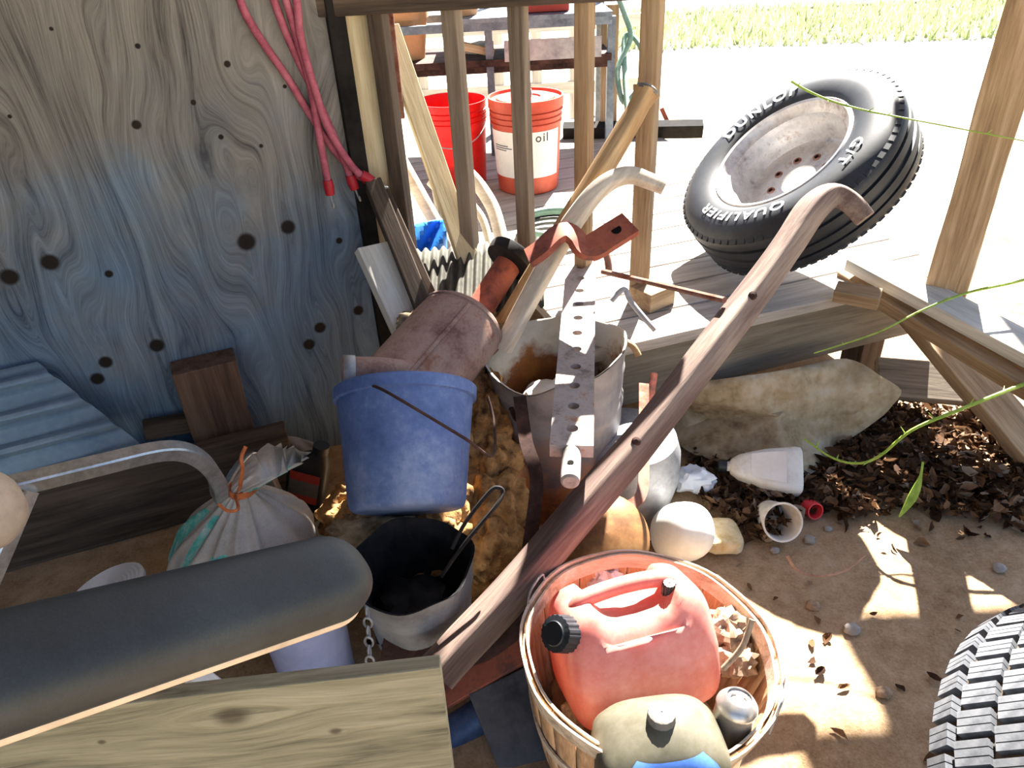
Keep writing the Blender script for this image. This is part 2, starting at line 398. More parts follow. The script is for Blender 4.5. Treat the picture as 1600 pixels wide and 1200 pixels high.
def canskin():
    m = N('galvanised_can_skin'); v = m.mapped((1, 1, 1)); sp = m.n('ShaderNodeSeparateXYZ'); m.l(v, sp.inputs[0])
    a = m.noise(v, 7, 8, .65)
    k = m.math('ADD', m.math('MULTIPLY', sp.outputs[2], -3.2), m.math('MULTIPLY', a, 1.5))     # rust creeping up from the foot
    q = m.n('ShaderNodeMapRange'); m.l(k, q.inputs[0]); q.inputs[1].default_value = -.15; q.inputs[2].default_value = .35
    c = m.mix(q.outputs[0], m.ramp(a, S('6a6870', '8a888c', '9c9a9a')), m.ramp(a, S('5a3626', '9a6040', 'a87858')))
    m.col(c).set(.6, .35, .4).bump(a, .15, .003); return m.m
def caninside():
    m = N('stained_enamel'); v = m.mapped((1, 1, 1)); sp = m.n('ShaderNodeSeparateXYZ'); m.l(v, sp.inputs[0])
    a = m.noise(v, 6, 8, .65)
    k = m.math('ADD', m.math('MULTIPLY', sp.outputs[2], -4.0), m.math('MULTIPLY', a, 1.7))
    q = m.n('ShaderNodeMapRange'); m.l(k, q.inputs[0]); q.inputs[1].default_value = -.82; q.inputs[2].default_value = -.6
    m.col(m.mix(q.outputs[0], m.ramp(a, S('a5a093', 'bdb8ac', 'c6c2b8')), m.ramp(a, S('3d2212', '6d4020', '8a5a2c')))).set(.6, .05, .4)
    return m.m
M['dirt'] = dirt()
M['leaves'] = leafmat('dry_leaves', [(0, '24160e'), (.35, '46301f'), (.65, '654830'), (.88, '7f6248'), (1, 'a09080')])
M['grass'] = leafmat('grass_blades', [(0, '7d8c60'), (.5, 'a3ae84'), (1, 'c4c4a4')])
M['canskin'] = canskin(); M['caninside'] = caninside()

# ================================================================ the setting
g = G()
def gz(x, y):
    d = max(0, 1 - max(abs(x - .3) / 2.2, abs(y - 1.4) / 1.5) ** 4)
    return d * (.014 * noise.noise((x * 2.3, y * 2.3, 0)) + .006 * noise.noise((x * 9, y * 9, 3)) + .003 * noise.noise((x * 31, y * 31, 5)))
g.patch(lambda u, v: (-2.2 + 5 * u, -.6 + 4 * v, gz(-2.2 + 5 * u, -.6 + 4 * v)), 200, 160)
struct(build('floor', g, M['dirt'], ang=180), 'bare dry dirt floor with pebbles and sun patches', 'ground')
g = G(); g.patch(lambda u, v: (-30 + 70 * u, -14 + 60 * v, -.035), 2, 2)
struct(build('floor_yard', g, M['yard'], smooth=False), 'pale sunlit yard beyond the deck', 'ground')
g = G(); g.box((10, 16.2, -.01), (60, 7.0, .02), Matrix.Rotation(math.radians(-3), 4, 'Z'))
struct(build('floor_road', g, M['road'], smooth=False), 'grey road at the far edge of the yard', 'road')

WH = 2.5
mw = Matrix(((0, WU.x, -WN.x * -1, W0.x), (0, WU.y, WN.y, W0.y), (1, 0, 0, 0), (0, 0, 0, 1)))
mwi = mw.inverted()
kn = []
for (kx, ky, r) in [(385, 378, 14), (450, 355, 11), (78, 410, 13), (15, 433, 13), (170, 428, 6), (213, 195, 7), (355, 100, 5), (302, 160, 4), (345, 214, 4), (245, 540, 11),
                    (165, 566, 10), (152, 592, 10), (500, 512, 9), (483, 538, 9), (530, 376, 5), (80, 45, 3), (215, 72, 4), (408, 228, 3), (445, 135, 3), (15, 182, 3), (560, 485, 8)]:
    p = W(kx, ky, .009); q = mwi @ p; d = (ROT.inverted() @ (p - CAM)).z
    kn.append((q.x, q.y, r * d / FPX))
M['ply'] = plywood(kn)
g = G(); g.box((WH / 2, 1.5, 0), (WH, 3.0, .018))
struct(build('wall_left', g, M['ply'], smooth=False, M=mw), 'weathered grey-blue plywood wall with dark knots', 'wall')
e = W0 - WU * .024
struct(plank('trim_1', e, e + Vector((0, 0, 2.5)), .045, .05, M['trim_black'], WN), 'dark trim board on the open edge of the plywood wall', 'trim')

DA = Vector((.35, 1.805, 0)); DU = Vector((.951, .309, 0)); DV = Vector((-.309, .951, 0)); DH = .42
def dk(u, v, z=0): return DA + DU * u + DV * v + Vector((0, 0, DH + z))
deck = bpy.data.objects.new('floor_deck', None); COL.objects.link(deck); deck.location = DA
struct(deck, 'low wooden deck of grey boards behind the junk pile', 'deck')
src = None
for i in range(17):
    v = -.02 + i * .146
    q = plank('deck_board', dk(-.16 if v < .55 else -1.5, v + .07, -.0175), dk(1.12 + .01 * (i % 3), v + .07, -.0175), .139, .035, wood('deck_board_%d' % i, '6d665e', '9b938a', 'b5aea5', loc=(i * 3.1, i * 1.7, 0)) if i < 4 else M['wood_deck'], parent=deck)
plank('fascia', dk(-.16, .02, -.128), dk(1.1, .02, -.128), .185, .038, M['wood_fascia'], -DV, deck)
plank('joist', dk(-1.5, 2.4, -.128), dk(1.1, 2.4, -.128), .185, .038, M['wood_grey'], -DV, deck)
plank('joist', dk(1.07, .05, -.128), dk(1.07, 2.4, -.128), .185, .038, M['wood_grey'], DU, deck)
for (u, v) in ((-.1, .1), (.95, .1), (-1.3, 2.2), (.95, 2.2)):
    plank('deck_post', dk(u, v, -.42), dk(u, v, -.02), .09, .09, M['wood_dark'], DU, deck)
# posts at the deck corner and past the wall edge
pb = Z(1474, 466, DH)
struct(plank('trim_2', pb, pb + Vector((0, 0, 2.1)), .105, .105, M['wood_post'], (-.55, -.83, 0), rough=.004), 'square tan lumber post beside the leaning truck tyre', 'post')
pc = W0 - WU * .085 + WN * -.03
struct(plank('trim_3', pc, pc + Vector((0, 0, 2.5)), .07, .045, M['wood_slat'], WN), 'pale sunlit stud just past the plywood wall edge', 'post')

ws = G(); ws.box((-1.72, .55, 1.25), (.03, 2.7, 2.5)); struct(build('wall_side', ws, M['wood_dark'], smooth=False), 'closed side wall of the lean-to', 'wall')  # unseen wall, added to keep sky light off the left side
# unseen boards added overhead to cast shade; gaps leave the sun patches
shade_roof = bpy.data.objects.new('ceiling', None); COL.objects.link(shade_roof); shade_roof.location = (-1, 1, 2.5)
struct(shade_roof, 'board roof of the lean-to above the wall', 'roof')
SHADE_PANELS = [(-2.6, .66, -.8, 3.62), (1.66, 2.9, 2.4, 3.64), (2.1, 2.9, 3.64, 4.15), (1.47, 1.66, 2.4, 3.35)]
plank('roof_beam', (-.6, 1.99, 2.46), (2.9, 1.90, 2.46), .09, .09, M['wood_dark'], parent=shade_roof, bevel=0)
for x in (1.58, 2.3, 2.85): plank('rafter', (x, 1.85, 2.485), (x, 3.28 if x < 2 else 4.1, 2.485), .04, .04, M['wood_dark'], parent=shade_roof, bevel=0)
for (x0, x1, y0, y1) in SHADE_PANELS:
    n = max(1, round((y1 - y0) / .2)); s = (y1 - y0) / n
    for i in range(n):
        plank('roof_board', (x0, y0 + s * (i + .5), 2.52), (x1, y0 + s * (i + .5), 2.52), s - .001, .03, M['roofing'], parent=shade_roof, bevel=0)

# ================================================================ railing on the deck
rail = thing('railing', (.06, 2.06, 1.25), 'wooden deck railing of square balusters under a dark top rail', 'railing')
plank('top_rail', (-.75, 2.06, 1.275), (.62, 2.06, 1.275), .09, .05, M['wood_dark'], parent=rail)
for i, (x, z0, mt) in enumerate([(-.284, .50, 'wood_dark'), (-.10, .50, 'wood_grey'), (.066, .50, 'wood_grey'), (.234, .44, 'wood_tan')]):
    a = math.radians(20 + 4 * i)
    plank('baluster', (x, 2.06, z0), (x, 2.06, 1.262), .042, .042, M[mt] if mt != 'wood_grey' else wood('baluster_%d' % i, '4e4236', '75685a', '8e8070', loc=(i, 3 * i, 0)), (math.sin(a) * -1, -math.cos(a), 0), rail)
plank('newel', (.406, 2.06, DH), (.406, 2.06, 1.9), .05, .05, M['wood_tan'], (-.45, -.9, 0), rail)
plank('foot_block', dk(.10, .16, .03), dk(.20, .19, .03), .09, .06, M['wood_tan'], parent=rail)

# ================================================================ wheel with tyre leaning on the post
def tyre_frame(cx_, cy_, ratio, ang, d, off):
    v = ray(cx_, cy_).normalized(); a = math.radians(ang)
    im = ROT @ Vector((-math.sin(a), -math.cos(a), 0)); im = (im - v * im.dot(v)).normalized()
    ax = -v * ratio + im * math.sqrt(1 - ratio * ratio)
    return ax, T(cx_, cy_, d) - ax * off
ax, tc = tyre_frame(1222, 241, .533, 32.6, 2.25, .081)
up = (Vector((0, 0, 1)) - ax * ax.z).normalized()
MT = frame(tc, tc + up.cross(ax), ax) @ Matrix.Scale(.9, 4)
R = .388
TP = [(.222, .082), (.232, .099), (.262, .112), (.300, .119), (.338, .113), (.366, .096), (.381, .080)]
TR = [(.386, .066), (.386, .048), (.378, .046), (.378, .038), (.388, .036), (.388, .010), (.380, .008), (.380, -.008)]
prof = TP + TR + [(r, -z) for (r, z) in reversed(TP + TR[:-2])]
wheel = thing('truck_wheel', tc - Vector((0, 0, .33)), 'mounted truck tyre with raised white lettering leaning on the deck post', 'tire')
g = G()
g.lathe(prof, 96)
build('tyre', g, M['rubber'], wheel, M=MT)
lug = G()
for i in range(72):
    a = 2 * PI * i / 72
    for zz in (.074, -.074):
        lug.box((0, 0, 0), (.016, .022, .03), Matrix.Rotation(a, 4, 'Z') @ Matrix.Translation((.3712, 0, zz)) @ Matrix.Rotation(.5 if zz > 0 else -.5, 4, 'Y'))
o = build('shoulder_lugs', lug, M['rubber'], wheel, M=MT, smooth=False); o['kind'] = 'stuff'
def side_z(r):
    for (a, b) in zip(TP[:-1], TP[1:]):
        if a[0] <= r <= b[0]: t = (r - a[0]) / (b[0] - a[0]); return a[1] + (b[1] - a[1]) * t
    return TP[-1][1]
def textmesh(s, size, bold=0.0, sx=1.0):
    cu = bpy.data.curves.new('lettering', 'FONT'); cu.body = s; cu.size = size; cu.align_x = 'CENTER'; cu.offset = bold; cu.space_character = 1.22; cu.resolution_u = 3
    ob = bpy.data.objects.new('lettering', cu); COL.objects.link(ob)
    dg = bpy.context.evaluated_depsgraph_get(); me = ob.evaluated_get(dg).to_mesh()
    vs = [(v.co.x * sx, v.co.y) for v in me.vertices]; fs = [tuple(p.vertices) for p in me.polygons]
    ob.evaluated_get(dg).to_mesh_clear(); bpy.data.objects.remove(ob); bpy.data.curves.remove(cu)
    return vs, fs
def arc_text(s, size, r0, a0, bold=.002, sx=1.0):
    vs, fs = textmesh(s, size, bold, sx); gg = G(); out = []
    for (x, y) in vs:
        r = r0 + y; a = a0 - x / (r0 + size * .35); out.append((r * math.cos(a), r * math.sin(a), side_z(r) + .0045))
    gg.add(out, fs); return gg
def ang_of(px, py):            # direction on the sidewall seen at a pixel
    v = ray(px, py); pt = CAM + v * ((tc + ax * .11 - CAM).dot(ax) / v.dot(ax)); q = MT.inverted() @ pt; return math.atan2(q.y, q.x), math.hypot(q.x, q.y)
a1 = ang_of(1190, 165)[0]; a2 = ang_of(1355, 235)[0]
build('lettering', arc_text('DUNLOP', .060, .276, a1 + .05, .0020, 1.08), M['letter'], wheel, M=MT, smooth=False)
build('lettering', arc_text('G/T', .052, .28, a2, .001, 1.1), M['letter'], wheel, M=MT, smooth=False)
build('lettering', arc_text('QUALIFIER', .050, .28, a2 - 1.4, .001, 1.25), M['letter'], wheel, M=MT, smooth=False)
g = G(); g.lathe([(.246, .100), (.238, .107), (.228, .104), (.222, .088), (.216, .078), (.207, .070), (.203, .045), (.196, .036), (.190, -.01), (.186, -.03), (.176, -.036), (.150, -.034), (.120, -.026), (.085, -.03), (.062, -.03), (.060, -.036), (.085, -.037), (.18, -.044), (.196, -.06), (.205, -.09), (.222, -.10), (.236, -.105)], 64)
build('wheel_rim', g, M['wheel'], wheel, M=MT)
for i in range(8):
    a = 2 * PI * i / 8 + .2; q = MT @ Matrix.Translation((.098 * math.cos(a), .098 * math.sin(a), -.029))
    g = G(); g.lathe([(.0001, .001), (.0075, .001), (.0085, .004), (.0135, .004), (.015, .0), (.0001, -.002)], 14)
    o = build('lug_hole', g, M['rust'], wheel, M=q)
    g = G(); g.lathe([(.0001, .0035), (.0082, .0035), (.0082, .001)], 12); h = build('bore', g, M['hole'], o, M=q)

# stringer, brace and lumber at the right of the deck
q = plank('stair_stringer', Z(1338, 405, .48), Z(1680, 585, .40), .10, .04, M['wood_pale'], (0, -.25, 1)); tag(q, 'pale sunlit board running from under the tyre past the tan post', 'board')
q = plank('stair_rail', Z(1318, 428, .42), Z(1680, 648, .33), .06, .045, M['wood_tan'], (0, -.6, 1)); tag(q, 'narrow tan board just below the pale sunlit board', 'board')
q = plank('brace_board', Z(1425, 480, .36), Z(1640, 735, .035), .13, .04, M['wood_tan'], (.35, -.8, .7), rough=.004); tag(q, 'tan diagonal brace board slanting down beside the leaf pile', 'board')
q = plank('scrap_board', Z(1370, 590, .13), Z(1560, 606, .11), .13, .04, M['wood_grey'], (-.2, -.6, .8)); tag(q, 'short grey board lying behind the sandstone slab', 'board')
q = plank('lumber_offcut', Z(1305, 455, .45), Z(1375, 468, .45), .05, .045, M['wood_tan'], (0, -.4, 1)); tag(q, 'small lumber offcut wedged under the truck tyre', 'wood block')

# ================================================================ tyre at the lower right, standing
c2 = Vector((.857, .447, .326)); a2x = Vector((.477, -.496, .726)).normalized()
u2 = (Vector((0, 0, 1)) - a2x * a2x.z).normalized()
M2 = frame(c2, c2 + u2.cross(a2x), a2x)
tire2 = thing('spare_tyre', (c2.x, c2.y, 0), 'dusty grey tyre with blocky tread at the lower right corner', 'tire')
R2 = .36
g = G(); pr2 = [(.2, .07), (.215, .09), (.27, .115), (.325, .112), (.346, .10)]
g.lathe(pr2 + [(R2 - .012, .09), (R2 - .010, 0), (R2 - .012, -.09)] + [(r, -z) for r, z in reversed(pr2)], 80)
build('carcass', g, M['rubber_groove'], tire2, M=M2)
blocks = []
nb = 54
for row, (zz, wd, ln) in enumerate([(-.088, .036, .033), (-.040, .046, .034), (.012, .044, .034), (.064, .046, .034)]):
    gb = G()
    for s in range(3):        # three bars with thin sipes between them
        l = ln / 3; y = (s - 1) * l
        gb.box((0, y, 0), (.014, l - .0016, wd))
    me = None
    for i in range(nb):
        a = 2 * PI * (i + .5 * (row % 2)) / nb
        Mx = M2 @ Matrix.Rotation(a, 4, 'Z') @ Matrix.Translation((R2 - (.006 if row else .009), 0, zz)) @ (Matrix.Rotation(.32, 4, 'Y') if row == 0 else Matrix.Identity(4)) @ Matrix.Rotation(.12, 4, 'X')
        if me is None:
            o = build('tread_block', gb, M['rubber_dusty'], tire2, M=Mx, smooth=False); me = o
        else:
            o = me.copy(); COL.objects.link(o); o.parent = None; o.matrix_basis = Mx; adopt(o, tire2)

# ================================================================ wall side: cords, sheet metal, boards
cords = [[(352, -210), (358, -80), (375, 0), (400, 50), (448, 120), (482, 175), (520, 232), (556, 272), (574, 281)],
         [(356, -212), (405, -80), (428, 0), (455, 70), (498, 160), (530, 232), (549, 280)],
         [(360, -214), (425, -80), (447, 0), (470, 80), (486, 140), (500, 220), (513, 288)],
         [(364, -216), (445, -80), (463, 0), (470, 60), (492, 140), (515, 205), (552, 262), (570, 276)]]
clab = ['faded red cord on the plywood wall, the one swinging farthest left at the top', 'faded red cord on the plywood wall ending second from the left', 'straight faded red cord on the plywood wall with the leftmost red tip', 'rightmost faded red cord at the top of the plywood wall']
for i, pts in enumerate(cords):
    P = smoothpath([W(x, y, .02 + .012 * i) for (x, y) in pts], 6)
    c = thing('stretch_cord', P[-1], clab[i], 'cord', 'faded red cords hanging on the plywood wall')
    g = G(); g.tube(P, .0095, 10); build('cord', g, M['pink_strap'], c)
    d = (P[-1] - P[-2]).normalized()
    g = G(); g.tube([P[-1] - d * .012, P[-1] + d * .004, P[-1] + d * .028, P[-1] + d * .03], [.0125, .0145, .0125, .006], 12); build('tip', g, M['red_tip'], c)
    g = G(); g.tube(smoothpath([P[-1] + d * .028, P[-1] + d * .05, P[-1] + d * .06 + WN * .012, P[-1] + d * .045 + WN * .02]), .0028, 6); build('hook', g, M['galv'], c)
nl = W(358, -216, .0); g = G(); g.tube([nl, nl + WN * .075, nl + WN * .078], [.005, .005, .010], 10); tag(build('wall_nail', g, M['rust_dark']), 'large nail in the plywood wall that holds the red cords', 'nail')
def lean_sheet(A, B, length, depth, period, mat, name, flat=False):
    """ribbed sheet: A top edge point, B bottom edge point, ribs run along -WU side"""
    L = (B - A).length; n = (B - A).normalized().cross(WU).normalized()
    if n.dot(WN) < 0: n = -n
    g = G(); N_ = max(8, int(L / period) * 8)
    def fn(u, v):
        t = v * L; ph = (t / period) % 1
        if flat: h = depth * max(0, min(1, (.16 - abs(ph - .5)) / .06)) + .003 * max(0, 1 - abs(ph - .1) / .04) + .003 * max(0, 1 - abs(ph - .86) / .04)
        else: h = depth * .5 * (1 + math.sin(2 * PI * ph))
        return A + (B - A) * v + WU * (u * length) + n * h
    g.patch(fn, 4, N_)
    return build(name, g, mat, solid=.0015, ang=25)
qa = W(58, 565, .03); qb = W(222, 695, .16)
q = lean_sheet(qa, qb, 1.4, .026, .095, M['corr_metal'], 'roofing_sheet', True); tag(q, 'pale blue ribbed roofing sheet leaning on the plywood wall', 'metal sheet')
b0 = Z(470, 760, .0) ; b1 = Z(-120, 925, .0)
hz = Vector((0, 0, .118))
q = plank('sill_board', b0 + hz, b1 + hz, .235, .04, M['wood_dark'], WN); tag(q, 'wide dark board on edge along the foot of the plywood wall', 'board')
q = plank('short_board', W(225, 672, .05), W(325, 655, .05), .05, .04, M['wood_dark'], WN); tag(q, 'thin dark stick lying above the wide dark board', 'board')
p = W(340, 640, .06); p.z = 0
q = plank('wood_block', p, Vector((p.x - .01, p.y, W(340, 560, .06).z)) - WU * .01, .165, .09, wood('stump_wood', '2e211a', '5a4436', '705a48'), WN, rough=.008); tag(q, 'split reddish-brown timber block against the plywood wall', 'wood block')
# boards leaning at the wall's edge
def lean(name, a, b, wd, th, mat, face, label, cat='board'):
    return tag(plank(name, T(*a), T(*b), wd, th, mat, face), label, cat)
lean('white_board', (583, 385, 1.98), (656, 545, 1.95), .105, .03, M['wood_pale'], (.6, -.7, .45), 'whitewashed board leaning beside the muffler')
lean('dark_stud', (583, 288, 2.02), (668, 500, 1.95), .045, .06, M['wood_dark'], (.3, -.9, .2), 'dark narrow stud leaning under the red cord tips')
lean('thin_stick', (600, 300, 2.06), (690, 500, 2.0), .03, .03, M['wood_dark'], (.3, -.9, .2), 'thin dark stick right of the dark narrow stud')
lean('leaning_lath', (606, 40, 2.14), (745, 445, 2.16), .066, .018, M['wood_slat'], (.5, -.8, .3), 'pale wooden lath slanting behind the railing balusters')
lean('rusty_bar', (603, 15, 2.12), (622, 185, 2.12), .04, .012, M['rust'], (.3, -.9, 0), 'rusty flat bar hanging from the top rail', 'metal bar')
lean('mint_board', (592, 265, 2.45), (702, 408, 2.42), .12, .02, M['mint'], (.5, -.7, .4), 'mint green board behind the leftmost baluster')
def rod(name, pts, r, mat, label, cat, n=12, smooth=5, parent=None):
    g = G(); P = smoothpath([T(*p) for p in pts], smooth) if len(pts) > 2 else [T(*p) for p in pts]
    k = len(P)
    rr = r if not isinstance(r, (list, tuple)) else [r[0] + (r[1] - r[0]) * i / (k - 1) for i in range(k)]
    g.tube(P, rr, n)
    o = build(name, g, mat, parent)
    return tag(o, label, cat) if label else o
rod('pale_pole', [(612, 225, 2.4), (710, 400, 2.38)], .022, M['wood_bleached'], 'thick pale pole leaning behind the railing', 'pole')
rod('tool_handle', [(531, 50, 2.3), (552, 72, 2.3), (572, 115, 2.3), (588, 250, 2.3), (600, 420, 2.35)], .019, M['wood_helve'], 'tool handle with rounded end at the top beside the pale stud', 'tool handle')
rod('tool_handle', [(558, 181, 2.3), (590, 232, 2.3), (640, 330, 2.32)], .015, M['wood_bleached'], 'lower tool handle leaning beside the pale stud', 'tool handle')
lean('pale_lath', (565, 222, 2.28), (600, 285, 2.28), .05, .015, M['wood_pale'], (.3, -.9, .2), 'short pale lath behind the red cord tips')
g = G(); A_ = T(655, 352, 2.25)
g.patch(lambda u, v: T(638 + 60 * u, 352 + 52 * v - 12 * u, 2.26 + .03 * math.sin(9 * u + 5 * v)), 10, 8)
tag(build('blue_tarp', g, M['tarp'], solid=.003), 'bright blue tarp scrap behind the leftmost baluster', 'tarp')
g = G()
CA, CB, CC, CD = T(648, 392, 2.16), T(850, 372, 2.22), T(850, 478, 2.03), T(640, 500, 1.98)
nn = (CB - CA).cross(CD - CA).normalized()
if nn.y > 0: nn = -nn
g.patch(lambda u, v: (CA * (1 - u) + CB * u) * (1 - v) + (CD * (1 - u) + CC * u) * v + nn * .008 * math.sin(2 * PI * 15 * u), 120, 6)
tag(build('corrugated_sheet', g, M['corr_grey'], solid=.002, ang=80), 'grey corrugated sheet propped under the railing balusters', 'metal sheet')
# bent wooden chair frame behind the railing
ch = thing('wooden_chair', T(730, 400, 2.6), 'pale bent-wood chair lying behind the railing', 'chair')
rod('arm', [(728, 268, 2.55), (750, 292, 2.55), (772, 330, 2.53), (786, 385, 2.5)], .024, M['wood_bleached'], None, None, parent=ch)
rod('arm', [(736, 318, 2.6), (755, 345, 2.58), (768, 395, 2.55)], .014, M['wood_bleached'], None, None, parent=ch)
rod('back_rail', [(673, 282, 2.6), (690, 300, 2.6), (716, 330, 2.58)], .02, M['wood_bleached'], None, None, parent=ch)
rod('back_rail', [(684, 345, 2.6), (702, 372, 2.58), (728, 395, 2.55)], .018, M['wood_bleached'], None, None, parent=ch)
for i in range(6):
    x, y = 676 + 8 * i, 288 + 10 * i
    rod('spindle', [(x, y, 2.6), (x + 10, y + 60, 2.59)], .006, M['wood_bleached'], None, None, parent=ch)

# ================================================================ deck: pails, stand, clutter
def pail(name, base, r0, r1, h, mats, label, lid=False, rib=True):
    t = thing(name, base, label, 'bucket')
    Mx = Matrix.Translation(base)
    g = G(); k = h
    pr = [(.001, 0), (r0 - .006, 0), (r0, .006)]
    pr += [(r0 + (r1 - r0) * z, z * k) for z in (.2, .4, .6, .74)]
    if rib:
        for z in (.76, .82, .88): rr = r0 + (r1 - r0) * z; pr += [(rr, z * k), (rr + .007, z * k + .002), (rr + .007, z * k + .008), (rr + .001, z * k + .011)]
    pr += [(r1, .985 * k), (r1 + .004, .985 * k), (r1 + .004, k), (r1 - .003, k), (r1 - .006, .9 * k), (r0 - .004, .012), (.001, .01)]
    g.lathe(pr, 40); build('shell', g, mats[0], t, M=Mx)
    return t, Mx
rb, Mx = pail('plastic_pail', Z(716, 285, DH), .128, .148, .36, [M['red_plastic']], 'bright red open plastic pail on the deck')
g = G(); g.tube(smoothpath([Mx @ Vector((.152 * math.cos(a), .152 * math.sin(a) - .03 * math.sin((a + PI) * 1), .30 - .10 * math.sin(-a))) for a in [-PI + PI * i / 8 for i in range(9)]]), .0025, 6); build('bail_handle', g, M['galv'], rb)
ob, Mx = pail('oil_pail', Z(826, 291, DH), .130, .150, .37, [M['orange_plastic']], 'orange-red lidded pail with a big white label on the deck')
g = G(); g.lathe([(.001, .372), (.06, .372), (.062, .378), (.12, .378), (.125, .372), (.145, .372), (.15, .384), (.157, .384), (.158, .345), (.153, .345)], 40); build('lid', g, M['orange_plastic'], ob, M=Mx)
g = G(); g.tube([(0, .03, .378), (0, .03, .40)], [.03, .027], 16); build('spout_cap', g, M['galv'], ob, M=Mx)
def wrap(r0, r1, k, a0, a1, z0, z1, off=.0015, nu=24):
    gg = G(); gg.patch(lambda u, v: ((r0 + (r1 - r0) * (z0 + (z1 - z0) * v) / k + off) * math.cos(a0 + (a1 - a0) * u), (r0 + (r1 - r0) * (z0 + (z1 - z0) * v) / k + off) * math.sin(a0 + (a1 - a0) * u), z0 + (z1 - z0) * v), nu, 4)
    return gg
lab = build('label', wrap(.130, .150, .37, -PI * .99, -PI * .16, .075, .265), M['paper_label'], ob, M=Mx)
def walltext(s, size, a0, z0):
    vs, fs = textmesh(s, size, .0006); gg = G()
    out = []
    for (x, y) in vs:
        z = z0 + y; r = .130 + .02 * z / .37 + .0025; a = a0 + x / r; out.append((r * math.cos(a), r * math.sin(a), z))
    gg.add(out, fs); return gg
build('print', walltext('oil', .05, -PI * .37, .225), M['ink'], lab, M=Mx, smooth=False)
g = G()
for (z, a0, a1) in ((.205, -.88, -.70), (.196, -.88, -.66), (.187, -.88, -.72)):
    w_ = wrap(.130, .150, .37, PI * a0, PI * a1, z, z + .004, .0025, 10); g.add(w_.v, w_.f)
build('print', g, M['ink'], lab, M=Mx, smooth=False)

st = thing('potting_stand', T(780, 250, 3.9), 'blue-grey steel potting stand at the back of the deck', 'table')
yb, yf = 4.15, 3.75
def bar(a, b, w_, mat, parent, name): return plank(name, a, b, w_, w_, mat, (0, -1, .01), parent, bevel=0)
xs = [-.56, -.02, .55]
for x in xs:
    for y in (yf, yb): bar((x, y, DH), (x, y, 1.02 if y == yf else 1.25), .035, M['steel_blue'], st, 'leg')
for y in (yf, yb): bar((xs[0], y, 1.005), (xs[2], y, 1.005), .035, M['steel_blue'], st, 'top_bar')
bar((xs[0], yf, .82), (xs[2], yf, .82), .03, M['rust_dark'], st, 'shelf_bar'); bar((xs[0], yb, .82), (xs[2], yb, .82), .03, M['rust_dark'], st, 'shelf_bar')
plank('tray', (xs[0], 3.95, .85), (xs[2], 3.95, .85), .46, .03, M['rust_dark'], parent=st, bevel=0)
plank('tray_front', (.05, 3.71, .90), (.5, 3.71, .90), .09, .01, M['galv'], (0, -1, 0), st, bevel=0)
plank('shelf', (xs[1] - .2, 3.95, 1.032), (xs[2], 3.95, 1.032), .46, .02, M['steel_blue'], parent=st, bevel=0)
def pot(pt, r, h, mat, label):
    g = G(); g.lathe([(.001, 0), (r * .72, 0), (r * .95, h * .8), (r, h * .8), (r, h), (r * .92, h), (r * .85, h * .75), (.001, h * .72)], 28)
    return tag(build('flower_pot', g, mat, M=Matrix.Translation(pt)), label, 'pot')
pot(Vector((-.42, 3.9, .866)), .12, .22, M['terracotta'], 'large tan flower pot on the lower tray of the stand')
pot(Vector((-.14, 3.9, 1.043)), .10, .16, M['terracotta'], 'tan flower pot on the top shelf of the stand')
q = plank('red_box', (.16, 3.9, 1.125), (.36, 3.9, 1.125), .2, .16, M['red_box']); tag(q, 'red box on the top shelf of the stand', 'box')
q = plank('wood_offcut', (-.17, 3.78, .93), (.0, 3.8, .885), .05, .035, M['wood_slat']); tag(q, 'pale wood offcut lying on the lower tray', 'wood block')
q = plank('wood_offcut', (-.12, 3.92, .885), (-.03, 4.05, .885), .08, .04, M['wood_pale']); tag(q, 'square pale block behind the wood offcut on the tray', 'wood block')
q = plank('standing_board', Z(950, 212, DH), Z(950, 212, DH) + Vector((0, .02, .62)), .085, .03, M['wood_tan'], (-.1, -1, 0)); tag(q, 'reddish upright board behind the railing near the hose', 'board')
q = plank('dark_beam', Z(880, 205, DH + .035), Z(1098, 201, DH + .035), .07, .07, M['trim_black'], (0, -.3, 1)); tag(q, 'dark beam lying along the back of the deck', 'board')
p_ = Z(1050, 206, DH); q = plank('iron_prop', p_, p_ + Vector((-.06, .02, .12)), .022, .022, M['rust_red'], (0, -1, 0)); tag(q, 'short red iron prop by the dark beam', 'metal bar')
ho = rod('garden_hose', [(955, -30, 3.5), (975, 20, 3.5), (985, 60, 3.52), (965, 110, 3.5), (975, 160, 3.45), (1000, 130, 3.5), (1003, 80, 3.5), (985, 55, 3.55), (975, 70, 3.55), (980, 175, 3.4)], .013, M['hose'], 'pale green garden hose hanging in loops at the back of the deck', 'hose')
fr = thing('far_railing', (0.1, 4.9, DH), 'pale railing along the far side of the deck', 'railing')
bar((-1.2, 4.9, .86), (1.0, 4.9, .86), .07, M['wood_pale'], fr, 'rail'); bar((-1.2, 4.9, .5), (1.0, 4.9, .5), .07, M['wood_pale'], fr, 'rail')
for i in range(10): bar((-1.15 + .235 * i, 4.9, .0), (-1.15 + .235 * i, 4.9, .9), .06, M['wood_pale'], fr, 'baluster')

